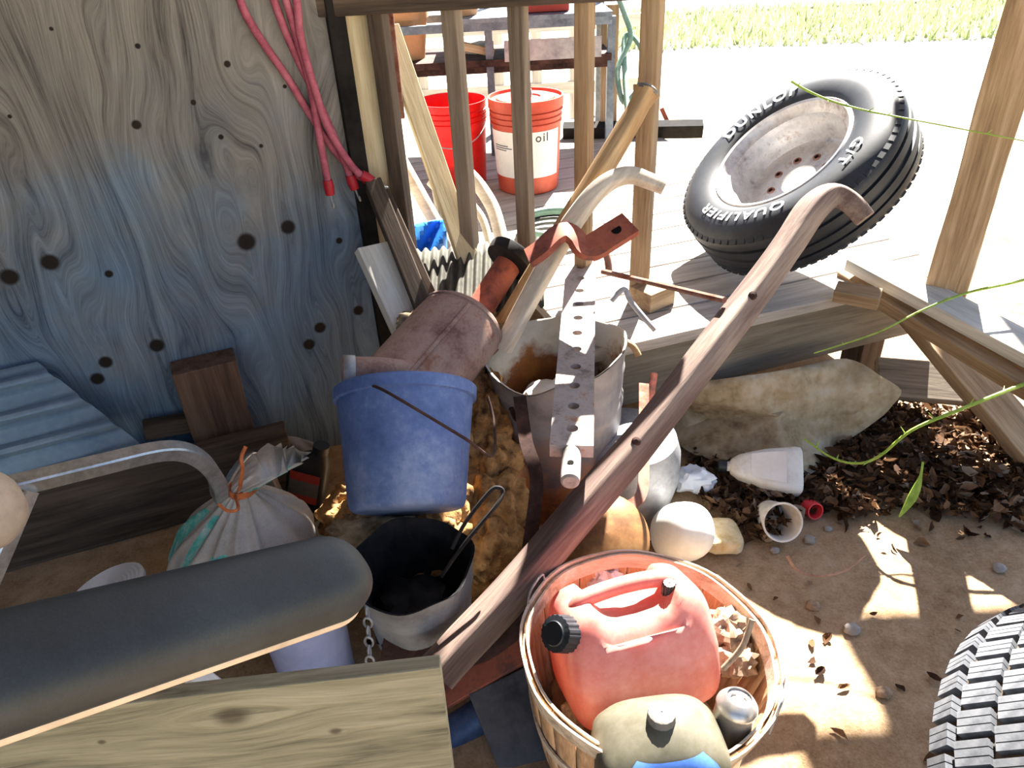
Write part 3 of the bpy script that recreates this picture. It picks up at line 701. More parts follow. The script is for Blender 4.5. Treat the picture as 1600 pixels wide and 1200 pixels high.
# ================================================================ the junk pile
# galvanised can
cb = Vector((.14, 1.665, 0)); can = thing('galvanised_can', cb, 'rusty galvanised can with a bent torn rim under the perforated bar', 'can')
Mx = Matrix.Translation(cb) @ Matrix.Rotation(math.radians(-3), 4, 'Y')
def canw(a, r, z):
    t = z / .49; dent = .012 * math.sin(2 * a + 1) * t + .006 * math.sin(5 * a) * t
    front = max(0, math.cos(a + 2.1)) ** 3
    return (r + dent - .012 * front * t, z - .035 * front * max(0, t - .8) * 5 + .004 * math.sin(7 * a) * (t > .95))
g = G()
out = [(.001, .0), (.158, 0), (.160, .01), (.162, .12), (.166, .13), (.162, .14), (.166, .30), (.171, .31), (.171, .325), (.167, .335), (.172, .40), (.175, .41), (.172, .42), (.178, .48), (.182, .487)]
g.lathe(out, 64, wob=canw); build('shell', g, M['canskin'], can, M=Mx, ang=60)
g = G(); g.lathe([(.180, .488), (.174, .485), (.163, .40), (.157, .30), (.152, .14), (.148, .03), (.001, .03)], 64, wob=canw); build('lining', g, M['caninside'], can, M=Mx, ang=60)
g = G(); g.ball((.01, -.02, .27), (.135, .125, .12), 1, 28, 14, fn=lambda p: p * (1 + .22 * noise.noise(p * 3)))
tag(build('trash_bundle', g, M['paper_white'], M=Mx), 'crumpled dirty white bundle inside the galvanised can', 'trash')
a_ = math.radians(232)
g = G(); g.tube(smoothpath([Vector((.178 * math.cos(a_ + d), .178 * math.sin(a_ + d), z)) for d, z in ((-.12, .40), (-.06, .375), (0, .37), (.06, .375), (.12, .40))]), .006, 8); build('ear', g, M['rust_dark'], can, M=Mx)
g = G(); g.box((.176 * math.cos(a_), .176 * math.sin(a_), .39), (.012, .05, .07), ); build('ear_plate', g, M['rust_dark'], can, M=Mx, bevel=.003)

# perforated drawbar lying across the can
pa, pb_ = Z(893, 705, .530), Z(908, 412, .530)
L = (pb_ - pa).length; wd = .088; nh = 11; Mx = frame(pa, pb_, (0, 0, 1)); seg = L / (nh + .4); rh = .0125
dbar = thing('drawbar', (pa + pb_) / 2, 'flat perforated steel drawbar lying across the galvanised can', 'metal bar')
g = G(); th = .03
nseg = 24
for i in range(nh):
    xc = seg * (i + .7); x0 = 0 if i == 0 else seg * (i + .2); x1 = L if i == nh - 1 else seg * (i + 1.2)
    ring_o = []; ring_i = []
    for k in range(nseg):
        a = 2 * PI * k / nseg; c_, s_ = math.cos(a), math.sin(a)
        hx = (x1 - xc) if c_ > 0 else (xc - x0); t = min(hx / max(abs(c_), 1e-6), (wd / 2) / max(abs(s_), 1e-6))
        ring_o.append((xc + c_ * t, s_ * t)); ring_i.append((xc + rh * c_, rh * s_))
    for cxx, cyy in ((x0, -1), (x0, 1), (x1, -1), (x1, 1)):      # snap nearest sample to each corner
        kk = min(range(nseg), key=lambda q: (ring_o[q][0] - cxx) ** 2 + (ring_o[q][1] - cyy * wd / 2) ** 2); ring_o[kk] = (cxx, cyy * wd / 2)
    rings = [[Vector((x, y, z)) for (x, y) in rg] for rg, z in ((ring_o, -th / 2), (ring_i, -th / 2), (ring_i, th / 2), (ring_o, th / 2))]
    vs = [p for r_ in rings for p in r_]; fs = []
    for q in range(3):
        for k in range(nseg): fs.append((q * nseg + k, q * nseg + (k + 1) % nseg, (q + 1) * nseg + (k + 1) % nseg, (q + 1) * nseg + k))
    for k in range(nseg):
        k2 = (k + 1) % nseg; mx = (ring_o[k][0] + ring_o[k2][0]) / 2
        inner = (abs(ring_o[k][0] - ring_o[k2][0]) < 1e-6) and not ((i == 0 and abs(mx) < 1e-6) or (i == nh - 1 and abs(mx - L) < 1e-6))
        if not inner: fs.append((k, k2, 3 * nseg + k2, 3 * nseg + k))
    g.add(vs, fs)
build('bar', g, M['drawbar'], dbar, M=Mx, ang=30)
g = G(); g.tube([(.03, 0, -.004), (-.075, 0, -.004), (-.088, 0, -.004), (-.092, 0, -.004)], [.0195, .0195, .0185, .014], 20); pin = build('pin', g, M['drawbar'], dbar, M=Mx)
g = G(); g.lathe([(.001, .0205), (.0065, .0205), (.0065, .010)], 12); build('pin_hole', g, M['hole'], pin, M=Mx @ Matrix.Translation((-.055, 0, -.004)))

# plow handles
rr = [(x, y) for x, y in ((1, .72), (.9, .9), (.72, 1), (-.72, 1), (-.9, .9), (-1, .72), (-1, -.72), (-.9, -.9), (-.72, -1), (.72, -1), (.9, -.9), (1, -.72))]
ph = thing('plow_handle', T(690, 1050, 1.42), 'long weathered plow handle with a curved grip crossing in front of the tyre', 'plow handle')
path = [(682, 1052, 1.42), (725, 1005, 1.44), (800, 925, 1.475), (900, 807, 1.52), (1000, 690, 1.565), (1100, 560, 1.63), (1180, 455, 1.69), (1232, 382, 1.725), (1268, 328, 1.75), (1300, 305, 1.765), (1328, 316, 1.76), (1352, 342, 1.75)]
P = smoothpath([T(*p) for p in path], 6); n = len(P)
rad = []
for i in range(n):
    t = i / (n - 1); r_ = .036 - .008 * t
    if t > .75: r_ = .030 - .006 * (t - .75) * 4
    rad.append(r_ * (1 + .05 * noise.noise((t * 9, 1, 2))))
g = G(); g.tube(P, [r_ * .93 for r_ in rad], prof=rr, up=(-.48, .02, .86)); build('grip_shaft', g, M['wood_handle'], ph, ang=50, along=(P[0], P[-8]))
g = G(); g.tube([T(941, 424, 1.98), T(1010, 440, 1.9), T(1132, 469, 1.66)], .0075, 8); build('rung', g, M['rust'], ph)
for (x, y, d) in ((1176, 462, 1.645), (994, 690, 1.53)):
    c_ = T(x, y, d); nrm = (CAM - c_).normalized(); g = G(); g.tube([c_ - nrm * .01, c_ + nrm * .004, c_ + nrm * .008], [.010, .010, .005], 10); build('bolt', g, M['rust_dark'], ph)
ph2 = thing('plow_handle', T(790, 540, 2.02), 'bleached plow handle with a curved grip behind the perforated bar', 'plow handle')
path = [(1038, 293, 1.80), (1012, 282, 1.805), (985, 274, 1.81), (955, 282, 1.815), (925, 307, 1.82), (893, 350, 1.83), (866, 395, 1.85), (836, 450, 1.89), (785, 545, 1.95)]
P = smoothpath([T(*p) for p in path], 6); n = len(P)
g = G(); g.tube(P, [.0150 + .007 * min(1, i / n * 1.6) for i in range(n)], prof=rr, up=(-.3, -.5, .8)); build('grip_shaft', g, M['wood_bleached'], ph2, ang=50, along=(P[-1], P[6]))
sh = thing('wooden_helve', T(800, 500, 1.95), 'straight wooden helve with a grey knob end leaning through the railing', 'tool handle')
path = [(1010, 142, 1.86), (1003, 157, 1.862), (985, 190, 1.867), (930, 282, 1.885), (870, 380, 1.91), (795, 505, 1.98)]
P = smoothpath([T(*p) for p in path], 5); n = len(P)
g = G(); g.tube(P, [.029, .028, .027, .025, .0235, .0225] + [.021 + .010 * max(0, (i - 8) / n) for i in range(6, n)], prof=rr); build('shaft', g, M['wood_helve'], sh, ang=50, along=(P[-1], P[0]))
d = (P[0] - P[1]).normalized(); g = G(); g.tube([P[0] - d * .004, P[0] + d * .006, P[0] + d * .012], [.030, .029, .020], 18); build('end_knob', g, M['cap_grey'], sh)

# red clevis strap
g = G()
cl = thing('clevis_strap', T(880, 400, 1.97), 'rusty red twisted iron strap with an end hole above the perforated bar', 'metal bar')
cp = [(826, 404, 1.80), (848, 388, 1.79), (868, 369, 1.79), (885, 362, 1.79), (900, 372, 1.79), (910, 387, 1.79), (925, 387, 1.795), (948, 373, 1.80), (985, 350, 1.81)]
P = smoothpath([T(*p) for p in cp], 5)
prs = [(x, y) for x, y in ((1, .28), (-1, .28), (-1, -.28), (1, -.28))]
g.tube(P, [.030 + (.004 if i > len(P) * .7 else 0) for i in range(len(P))], prof=prs, up=(-.1, -.25, 1)); build('strap', g, M['rust_red'], cl, bevel=.002, ang=30)
e_ = P[-4]; up_ = Vector((-.1, -.25, 1)); tn = (P[-1] - P[-5]).normalized(); up_ = (up_ - tn * up_.dot(tn)).normalized()
g = G(); g.tube([e_, e_ + up_ * .0112], .013, 16); build('end_hole', g, M['hole'], cl)

# muffler
A_ = T(722, 505, 1.97); B_ = T(600, 650, 1.74)
mf = thing('muffler', B_, 'rusty oval exhaust muffler lying behind the blue bucket', 'muffler')
dirv = (B_ - A_).normalized(); Lm = (B_ - A_).length
Mm = frame(A_, B_, (-.2, -.6, .8))
def ovring(x, a, b, n=40): return [Vector((x, a * math.cos(2 * PI * k / n), b * math.sin(2 * PI * k / n))) for k in range(n)]
g = G()
secs = [(-.012, .095, .08), (-.008, .112, .097), (0, .118, .103), (.006, .124, .108), (.014, .124, .108), (.016, .121, .105), (.10, .121, .105), (Lm - .02, .121, .105), (Lm - .016, .124, .108), (Lm - .004, .124, .108), (Lm, .11, .095)]
g.loft([ovring(*s_) for s_ in secs]); build('body', g, M['muffler'], mf, M=Mm)
g = G(); g.tube([Vector((.03, .042, .100)), Vector((Lm - .03, .042, .100))], .006, 8); build('seam', g, M['muffler'], mf, M=Mm)
P = smoothpath([T(728, 515, 1.97), T(758, 470, 2.0), T(795, 412, 2.03), T(806, 396, 2.04)], 5)
g = G(); g.tube(P, .037, 20); build('inlet_pipe', g, M['rust_red'], mf)
d = (P[-1] - P[-3]).normalized(); f0 = T(799, 406, 2.025)
g = G(); g.tube([f0 - d * .016, f0 - d * .012, f0 + d * .012, f0 + d * .018, f0 + d * .020], [.030, .070, .074, .072, .03], 28); build('flange', g, M['iron_black'], mf)
P = [T(660, 592, 1.76), T(605, 581, 1.70), T(534, 579, 1.67)]
g = G(); g.tube(smoothpath(P, 4), .031, 20, caps=False); pp = build('outlet_pipe', g, M['muffler'], mf, solid=.003)
d = (P[2] - P[1]).normalized()
g = G(); g.tube([P[2] - d * .028, P[2] - d * .002], .0345, 20, caps=False); build('clamp_band', g, M['galv'], pp, solid=.003)
g = G(); g.tube([P[2] - d * .06, P[2] - d * .055], .029, 16); build('pipe_bore', g, M['hole'], pp)

# blue bucket leaning back on the muffler
top, bot = T(614, 608, 1.66), T(637, 798, 1.61)
axb = (top - bot).normalized(); hb = (top - bot).length
tilt = (axb + Vector((0, .10, .0))).normalized()
bb = thing('blue_bucket', bot, 'faded blue plastic bucket tipped back against the muffler', 'bucket')
Mb = frame(bot, bot + Vector((1, 0, 0)), tilt)
g = G()
r0, r1 = .128, .152
g.lathe([(.001, .0), (r0 - .012, 0), (r0 - .004, .006), (r0, .018), (r0 + (r1 - r0) * .5, hb * .5), (r1, hb - .03), (r1 + .008, hb - .028), (r1 + .010, hb - .004), (r1 + .006, hb), (r1 - .004, hb), (r1 - .007, hb - .03), (r0 - .006, .012), (.001, .008)], 56)
build('shell', g, M['blue_plastic'], bb, M=Mb)
piv = T(577, 601, 1.54)
g = G(); g.tube(smoothpath([piv, T(600, 610, 1.50), T(660, 645, 1.47), T(728, 686, 1.48), T(770, 712, 1.6), T(772, 660, 1.7), T(762, 620, 1.72)], 5), .0032, 8); build('bail_handle', g, M['rust_dark'], bb)
g = G(); nrm = (CAM - piv).normalized(); g.tube([piv - nrm * .012, piv + nrm * .002, piv + nrm * .005], [.012, .012, .006], 12); build('pivot', g, M['rust_dark'], bb)
g = G(); g.tube([piv, piv + nrm * .008], [.006, .004], 10); build('rivet', g, M['galv'], bb)

# brown insulation between bucket and can
g = G()
for (x, y, d, r) in ((742, 610, 1.98, .075), (760, 655, 1.95, .08), (765, 720, 1.93, .085), (768, 790, 1.87, .09), (765, 850, 1.83, .085), (700, 800, 1.88, .12), (640, 830, 1.95, .10), (560, 815, 1.98, .10), (700, 720, 1.95, .12), (740, 900, 1.87, .07), (600, 848, 1.80, .11), (672, 845, 1.80, .11), (630, 930, 1.88, .12)):
    g.ball(T(x, y, d), (r, r, r), 1, 44, 30, fn=lambda p, s=x: p * (1 + .30 * noise.noise(p * 2.1 + Vector((s, 0, 0))) + .17 * noise.noise(p * 5.3 + Vector((s, 1, 0))) + .09 * noise.noise(p * 13)))
o = build('insulation_heap', g, M['fluff'], ang=180); tag(o, 'brown matted insulation heap under the blue bucket', 'insulation', kind='stuff')
g = G(); g.ball(T(592, 838, 1.72), (.11, .06, .05), 1, 40, 24, fn=lambda p: p * (1 + .35 * noise.noise(p * 2.7) + .2 * noise.noise(p * 7)))
tag(build('insulation_tuft', g, M['fluff_pale'], ang=180), 'pale fluffy insulation tuft between the blue bucket and the metal pail', 'insulation')
g = G(); g.ball(T(648, 505, 1.93), (.05, .04, .03), 1, 30, 20, fn=lambda p: p * (1 + .4 * noise.noise(p * 3) + .2 * noise.noise(p * 8)))
tag(build('insulation_tuft', g, M['fluff_pale'], ang=180), 'pale fluff at the foot of the whitewashed board', 'insulation')

# metal pail with chain
pc_ = Vector((-.228, 1.115, .055)); mp = thing('metal_pail', pc_, 'dented galvanised pail with a dark mouth beside the plow handle', 'bucket')
def pw(a, r, z): t = z / .27; return (r + .005 * math.sin(3 * a + .5) * t + .003 * math.sin(7 * a) * t, z + .006 * math.sin(4 * a + 1) * (t > .9))
Mx = Matrix.Translation(pc_) @ Matrix.Rotation(math.radians(4), 4, 'X')
g = G(); g.lathe([(.001, 0), (.098, 0), (.100, .008), (.106, .06), (.109, .065), (.107, .072), (.116, .19), (.119, .196), (.117, .204), (.124, .268), (.127, .27)], 56, wob=pw); build('shell', g, M['galv'], mp, M=Mx, ang=60)
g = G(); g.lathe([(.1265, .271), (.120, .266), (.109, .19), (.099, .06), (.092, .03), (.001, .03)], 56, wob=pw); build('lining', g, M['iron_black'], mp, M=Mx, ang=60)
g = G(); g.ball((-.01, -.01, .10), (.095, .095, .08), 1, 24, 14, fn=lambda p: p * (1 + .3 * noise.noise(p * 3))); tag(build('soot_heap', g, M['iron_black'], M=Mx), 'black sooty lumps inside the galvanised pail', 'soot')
g = G(); wp = [T(706, 858, 1.46), T(728, 815, 1.47), T(765, 768, 1.48), T(780, 762, 1.48), T(786, 770, 1.48), T(775, 790, 1.47), T(735, 838, 1.46), T(712, 868, 1.46), T(690, 900, 1.50)]
g.tube(smoothpath(wp, 5), .0042, 8); tag(build('wire_loop_handle', g, M['iron_black']), 'bent wire loop handle sticking out of the metal pail', 'handle')
chn = thing('chain', T(577, 1030, 1.42), 'short hanging chain at the left of the metal pail', 'chain')
for i in range(6):
    c_ = T(574 + i * .8, 958 + i * 15, 1.41 - .004 * i); g = G()
    fl = i % 2; pts = [c_ + Vector(((.0075 if fl else 0) * math.cos(a), (0 if fl else .0075) * math.cos(a), .014 * math.sin(a))) for a in [2 * PI * k / 14 for k in range(15)]]
    g.tube(pts, .0024, 6, caps=False); build('link', g, M['galv'], chn)

# ironwork around the pile
def strap(name, pts, w_, t_, mat, label, up=(0, -.6, .8)):
    g = G(); g.tube(smoothpath([T(*p) for p in pts], 5), 1.0, prof=[(w_ / 2, t_ / 2), (-w_ / 2, t_ / 2), (-w_ / 2, -t_ / 2), (w_ / 2, -t_ / 2)], up=up)
    return tag(build(name, g, mat, ang=30), label, 'metal bar')
strap('iron_bar', [(812, 620, 1.72), (822, 690, 1.66), (838, 745, 1.62), (832, 820, 1.58), (822, 890, 1.56), (818, 960, 1.55)], .030, .006, M['rust_dark'], 'dark rusty flat bar standing in front of the can')
strap('iron_bracket', [(1006, 600, 1.95), (1006, 700, 1.80), (1004, 765, 1.72), (988, 788, 1.70), (955, 796, 1.69), (925, 815, 1.68)], .026, .006, M['rust'], 'rusty bent strap bracket right of the plow handle')
rod('iron_rod', [(1022, 584, 2.0), (1002, 720, 1.93)], .010, M['rust_red'], 'short rusty rod poking up behind the plow handle', 'metal bar')
rod('plow_beam', [(600, 1010, 1.55), (720, 1020, 1.55), (800, 985, 1.57), (880, 930, 1.62)], .03, M['rust_dark'], 'dark rusty plow beam under the wooden handle', 'metal bar')
q = plank('red_bar', T(690, 1090, 1.55), T(845, 1000, 1.55), .05, .03, M['rust_red'], (0, -.5, .9)); tag(q, 'dull red iron bar below the plow handle end', 'metal bar')
q = plank('concrete_slab', T(780, 1060, 1.56), T(850, 1230, 1.50), .14, .05, M['concrete'], (0, -.5, .85)); tag(q, 'dark grey slab standing left of the bushel basket', 'slab')
g = G(); g.tube([T(690, 1160, 1.56), T(700, 1150, 1.56), T(780, 1098, 1.57), T(790, 1092, 1.57)], [.03, .036, .036, .028], 20); tag(build('oil_can', g, blotch('blue_grey_can', S('2c3c5a', '3f5070', '5a6678'), 10, .5, .2)), 'blue-grey can lying below the plow handle', 'can')
g = G(); g.ball(T(745, 1185, 1.6), (.05, .03, .02), .6, 20, 12, fn=lambda p: p * (1 + .3 * noise.noise(p * 2))); tag(build('brick_scrap', g, M['rust_red']), 'red brick scrap at the bottom left of the bushel basket', 'brick')
# hoe blade with rod end, hooks near the deck edge
rod('bent_hook', [(955, 470, 2.05), (975, 452, 2.05), (985, 470, 2.05), (1005, 495, 2.04), (1024, 516, 2.03)], .008, M['galv'], 'bent grey hook beside the newel foot', 'hook')
rod('short_lever', [(972, 532, 2.02), (988, 540, 2.0), (998, 556, 2.0)], .009, M['wood_helve'], 'small curved lever right of the galvanised can', 'lever')
rod('rusty_peg', [(912, 392, 2.03), (945, 395, 2.03), (952, 428, 2.03)], .010, M['rust'], 'rusty bent peg right of the top of the perforated bar', 'metal bar')
rod('stake', [(792, 455, 2.1), (782, 500, 2.06)], .017, M['wood_helve'], 'short wooden stake behind the muffler', 'stake')
tub = thing('deck_coil', T(868, 348, 2.5), 'dark coil of hose lying on the deck behind the balusters', 'hose')
for k in range(3):
    c_ = Z(868, 352 - 3 * k, DH + .014 + .02 * k); g = G(); g.tube([c_ + Vector((.13 * math.cos(a), .13 * math.sin(a), 0)) for a in [2 * PI * i / 32 for i in range(33)]], .012, 8, caps=False); build('loop', g, M['hose'] if k else M['black_plastic'], tub)

# ================================================================ bushel basket and what is in it
bc = Z(990, 1022, .30); bc.z = 0
bk = thing('bushel_basket', bc, 'slatted bushel basket full of jugs in front of the pile', 'basket')
MB = Matrix.Translation(bc + Vector((0, 0, .012))) @ Matrix.Rotation(math.radians(5), 4, 'Y')
RB0, RB1, HB = .165, .226, .31
ns = 26
def brad(t): return RB0 + (RB1 - RB0) * (t ** .8)
g = G(); wst = 2 * PI * RB0 / ns
def stv(u, v):
    t = v; r = brad(t) + .001 * math.sin(PI * u); wv = (wst + (2 * PI * RB1 / ns - wst) * t) * .96
    a = (u - .5) * wv / r
    return (r * math.cos(a), r * math.sin(a), HB * t)
# local x must run along the stave for its grain: build upright then turn
g.patch(lambda u, v: (stv(u, v)[2], stv(u, v)[1], stv(u, v)[0]), 3, 7)
flip = Matrix(((0, 0, 1, 0), (0, 1, 0, 0), (1, 0, 0, 0), (0, 0, 0, 1)))
first = None
for i in range(ns):
    Mx = MB @ Matrix.Rotation(2 * PI * i / ns, 4, 'Z') @ flip
    if first is None: first = build('stave', g, M['stave'], bk, M=Mx, solid=.0028)
    else:
        o = first.copy(); COL.objects.link(o); o.parent = None; o.matrix_basis = Mx; adopt(o, bk)
def hoop(name, t0, t1, off, mat, nn_=72):
    g = G()
    pr_ = [(brad(t0) + off, HB * t0), (brad(t1) + off, HB * t1), (brad(t1) + off + .004, HB * t1), (brad(t0) + off + .004, HB * t0), (brad(t0) + off, HB * t0)]
    g.lathe(pr_, nn_, wob=lambda a, r, z: (r + .0015 * math.sin(9 * a), z + .002 * math.sin(3 * a + off * 300))); return build(name, g, mat, bk, M=MB)
hoop('rim_hoop', .90, 1.02, .003, M['hoop']); hoop('rim_hoop', .91, 1.015, -.0085, M['hoop']); hoop('middle_hoop', .48, .56, .003, M['hoop'])
g = G(); g.lathe([(.001, .004), (RB0, .004), (RB0, .012), (.001, .012)], 32); build('basket_floor', g, M['stave'], bk, M=MB)
for a_ in (-.5, 2.6):
    g = G(); pts = [MB @ Vector(((brad(.9) + .012) * math.cos(a_ + d), (brad(.9) + .012) * math.sin(a_ + d), z)) for d, z in ((-.16, HB * .86), (-.15, HB * 1.0), (-.1, HB * 1.1), (.1, HB * 1.1), (.15, HB * 1.0), (.16, HB * .86))]
    g.tube(smoothpath(pts), .0022, 6); build('wire_handle', g, M['galv'], bk)
def blob(name, c, rad, mat, label, cat, amp=.3, nu=26, nv=16, kind=None):
    g = G(); g.ball(c, rad, 1, nu, nv, fn=lambda p: p * (1 + amp * noise.noise(p * 2.3 + Vector(c) * 9) + amp * .5 * noise.noise(p * 6)))
    return tag(build(name, g, mat, ang=180), label, cat, kind=kind)
blob('dry_fill', bc + Vector((0, 0, .115)), (.155, .155, .085), M['debris'], 'dry leaf litter filling the bushel basket', 'debris', .2, 40, 24, 'stuff')
for (x, y, z, s, l_) in ((1135, 985, .27, .042, 'crumpled grey paper wad at the right inside the basket'), (1150, 1030, .25, .036, 'small crumpled grey wad below the paper wad in the basket'), (945, 905, .26, .04, 'crumpled clear plastic scrap behind the red fuel can'), (900, 1115, .22, .025, 'pale paper scrap left of the grey jug')):
    c_ = Z(x, y, z); g = G(); g.ball(c_, (s, s, s * .8), 1, 22, 14, fn=lambda p, c_=c_: p * (1 + .5 * noise.noise(p * 2.5 + c_ * 20) + .25 * noise.noise(p * 7)))
    tag(build('paper_wad', g, M['debris'] if x != 945 else M['paper_white'], ang=20), l_, 'trash')
tw = rod('dry_twig', [(1130, 1045, 1.27), (1160, 1010, 1.26), (1175, 968, 1.26)], .005, M['debris'], 'dry forked twig standing inside the basket', 'twig')

# fuel can
fc = Z(985, 1000, .30)
fu = thing('fuel_can', fc - Vector((0, 0, .12)), 'faded red plastic fuel can with black caps in the basket', 'fuel can')
MF = Matrix.Translation(fc) @ Matrix.Rotation(math.radians(14), 4, 'Z') @ Matrix.Rotation(math.radians(-20), 4, 'X')
def fshape(p):
    x, y, z = p
    if z > 0: y = y * (1 - .30 * z) ; x = x * (1 - .06 * z)
    if z > .55 and abs(x) < .55: z -= .34 * (1 - (abs(x) / .55) ** 4) * (1 - min(1, abs(y) * .3))
    return Vector((x, y, z))
g = G(); g.ball((0, 0, 0), (.142, .105, .115), .36, 56, 40, fn=fshape); build('body', g, M['gas_red'], fu, M=MF, ang=180)
g = G(); g.tube(smoothpath([(-.105, -.01, .085), (-.085, -.012, .112), (-.03, -.012, .120), (.03, -.012, .120), (.075, -.012, .112), (.095, -.01, .09)], 5), .016, 14); build('carry_handle', g, M['gas_red'], fu, M=MF)
Mc = MF @ Matrix.Translation((-.128, -.045, .075)) @ Matrix.Rotation(math.radians(-55), 4, 'Y') @ Matrix.Rotation(math.radians(28), 4, 'X')
g = G(); g.lathe([(.001, .042), (.020, .042), (.022, .038)] , 40)
g.lathe([(.022, .038), (.030, .036), (.031, .004), (.027, 0), (.024, -.03)], 80, wob=lambda a, r, z: (r + (.0014 if math.sin(20 * a) > 0 else 0) * (r > .028), z)); build('spout_cap', g, M['black_plastic'], fu, M=Mc, ang=30)
Mv = MF @ Matrix.Translation((.072, -.03, .095)) @ Matrix.Rotation(math.radians(20), 4, 'X')
g = G(); g.lathe([(.001, .024), (.010, .024), (.012, .02), (.012, -.01)], 40, wob=lambda a, r, z: (r + (.001 if math.sin(12 * a) > 0 else 0), z)); build('vent_cap', g, M['black_plastic'], fu, M=Mv, ang=30)

# grey jug and spray can
def sq(a, e):
    c_, s_ = math.cos(a), math.sin(a); return math.copysign(abs(c_) ** e, c_), math.copysign(abs(s_) ** e, s_)
jc = Z(1034, 1112, .40)
jg = thing('antifreeze_jug', jc - Vector((0, 0, .24)), 'grey-olive square jug with a round cap at the front of the basket', 'jug')
MJ = Matrix.Translation(jc) @ Matrix.Rotation(math.radians(5), 4, 'Z') @ Matrix.Rotation(math.radians(-4), 4, 'X')
def jring(z, a, b, e): return [MJ @ Vector((a * sq(2 * PI * k / 40, e)[0], b * sq(2 * PI * k / 40, e)[1], z)) for k in range(40)]
g = G(); secs = [(-.24, .092, .066, .45), (-.235, .100, .074, .45), (-.10, .104, .080, .45), (-.075, .102, .078, .5), (-.052, .090, .070, .6), (-.030, .058, .048, .8), (-.018, .028, .026, 1), (-.015, .0185, .0185, 1), (-.008, .018, .018, 1)]
g.loft([jring(*s_) for s_ in secs]); build('body', g, M['jug_grey'], jg, ang=60)
g = G(); g.lathe([(.001, .0), (.017, .0), (.0205, -.002), (.0218, -.016), (.019, -.018)], 40, wob=lambda a, r, z: (r + (.0006 if math.sin(26 * a) > 0 else 0), z)); build('cap', g, M['cap_grey'], jg, M=MJ)
g = G(); g.loft([[MJ @ Vector((a * sq(t, e)[0], b * sq(t, e)[1] - .001, z)) for t in [-PI * (.28 + .44 * k / 14) for k in range(15)]] for (z, a, b, e) in ((-.22, .1020, .0765, .45), (-.10, .1055, .0815, .45), (-.075, .1035, .0795, .5), (-.052, .0915, .0715, .6), (-.038, .0705, .0575, .72))], closed=False, caps=False); build('label', g, M['jug_blue'], jg)  # blue reflection put on the jug front as colour, not a printed label
sp_ = Z(1153, 1098, .34)
scn = thing('spray_can', sp_ - Vector((0, 0, .2)), 'bare metal spray can top at the right of the basket', 'spray can')
Ms = Matrix.Translation(sp_) @ Matrix.Rotation(math.radians(8), 4, 'Y') @ Matrix.Rotation(math.radians(-6), 4, 'X')
g = G(); g.lathe([(.001, -.19), (.031, -.19), (.033, -.186), (.033, -.012), (.0345, -.008), (.0335, -.003), (.029, .004), (.022, .012), (.020, .013), (.020, .009), (.014, .008), (.013, .003), (.001, .003)], 40); build('body', g, M['can_metal'], scn, M=Ms)
g = G(); g.lathe([(.001, .013), (.006, .013), (.0062, .004), (.0085, .003)], 20); build('valve_stem', g, M['white_plastic'], scn, M=Ms)

# ================================================================ right: slab, bottle, leaves
outl = [(1052, 648, .05), (1062, 622, .16), (1088, 600, .22), (1140, 590, .24), (1200, 582, .25), (1262, 571, .26), (1325, 560, .26), (1368, 584, .22), (1405, 610, .15), (1385, 640, .09), (1340, 672, .04), (1300, 705, .03), (1262, 742, .02), (1215, 735, .03), (1170, 728, .03), (1125, 722, .03), (1085, 710, .03), (1060, 690, .03)]
OP = [Z(*p) for p in outl]; c0 = sum(OP, Vector()) / len(OP); nrm = Vector((0, 0, 0))
for i in range(len(OP)): nrm += (OP[i] - c0).cross(OP[(i + 1) % len(OP)] - c0)
nrm.normalize()
if nrm.z < 0: nrm = -nrm
g = G(); rings = []; OPs = smoothpath(OP + [OP[0]], 4)[:-1]
for k in range(1, 13):
    s_ = k / 12; rg = []
    for p in OPs:
        q = c0 + (p - c0) * s_; h = .030 * noise.noise(q * 5) + .014 * noise.noise(q * 13) + .006 * noise.noise(q * 30) + .030 * max(0, min(1, (noise.noise(q * 3.1 + Vector((5, 2, 0))) + .06) * 7)) + .016 * max(0, min(1, (noise.noise(q * 6.3 + Vector((1, 7, 0)))) * 9)) - .02
        rg.append(q + nrm * (h + .03 * (1 - s_ ** 6)))
    rings.append(rg)
rings.append([c0 + (p - c0) * .98 - nrm * .08 for p in OPs])
g.loft([[c0 + nrm * .03 + (p - c0) * .001 for p in OPs]] + rings); tag(build('sandstone_slab', g, M['stone'], ang=50), 'large flat sandstone slab leaning against the deck edge', 'stone')

# white bottle on its side
n0, n1 = Z(1132, 728, .075), Z(1252, 738, .075)
axx = (n1 - n0); Lb = axx.length; axx.normalize(); vv = (CAM - n0).normalized(); fn_ = (vv - axx * vv.dot(axx)).normalized(); fn_ = (fn_ * .8 + Vector((0, 0, .5))).normalized(); fn_ = (fn_ - axx * fn_.dot(axx)).normalized(); sd = fn_.cross(axx)
wb = thing('white_bottle', (n0 + n1) / 2 - Vector((0, 0, .07)), 'dirty white flat bottle lying against the sandstone slab', 'bottle')
def wr(x, a, b, e, off=0): return [n0 + axx * x + sd * (a * sq(2 * PI * k / 36, e)[0] + off) + fn_ * b * sq(2 * PI * k / 36, e)[1] for k in range(36)]
g = G(); g.loft([wr(0, .014, .014, 1), wr(.014, .014, .014, 1), wr(.018, .022, .020, .8), wr(.04, .036, .028, .6, .0), wr(.11, .056, .034, .45), wr(Lb - .02, .069, .036, .4), wr(Lb - .006, .068, .034, .4), wr(Lb, .060, .028, .45)]); build('body', g, M['dirty_white'], wb, ang=60)
g = G(); g.tube([n0 - axx * .018, n0 - axx * .016, n0 + axx * .006], [.013, .0175, .0175], 20); build('cap', g, M['black_plastic'], wb)
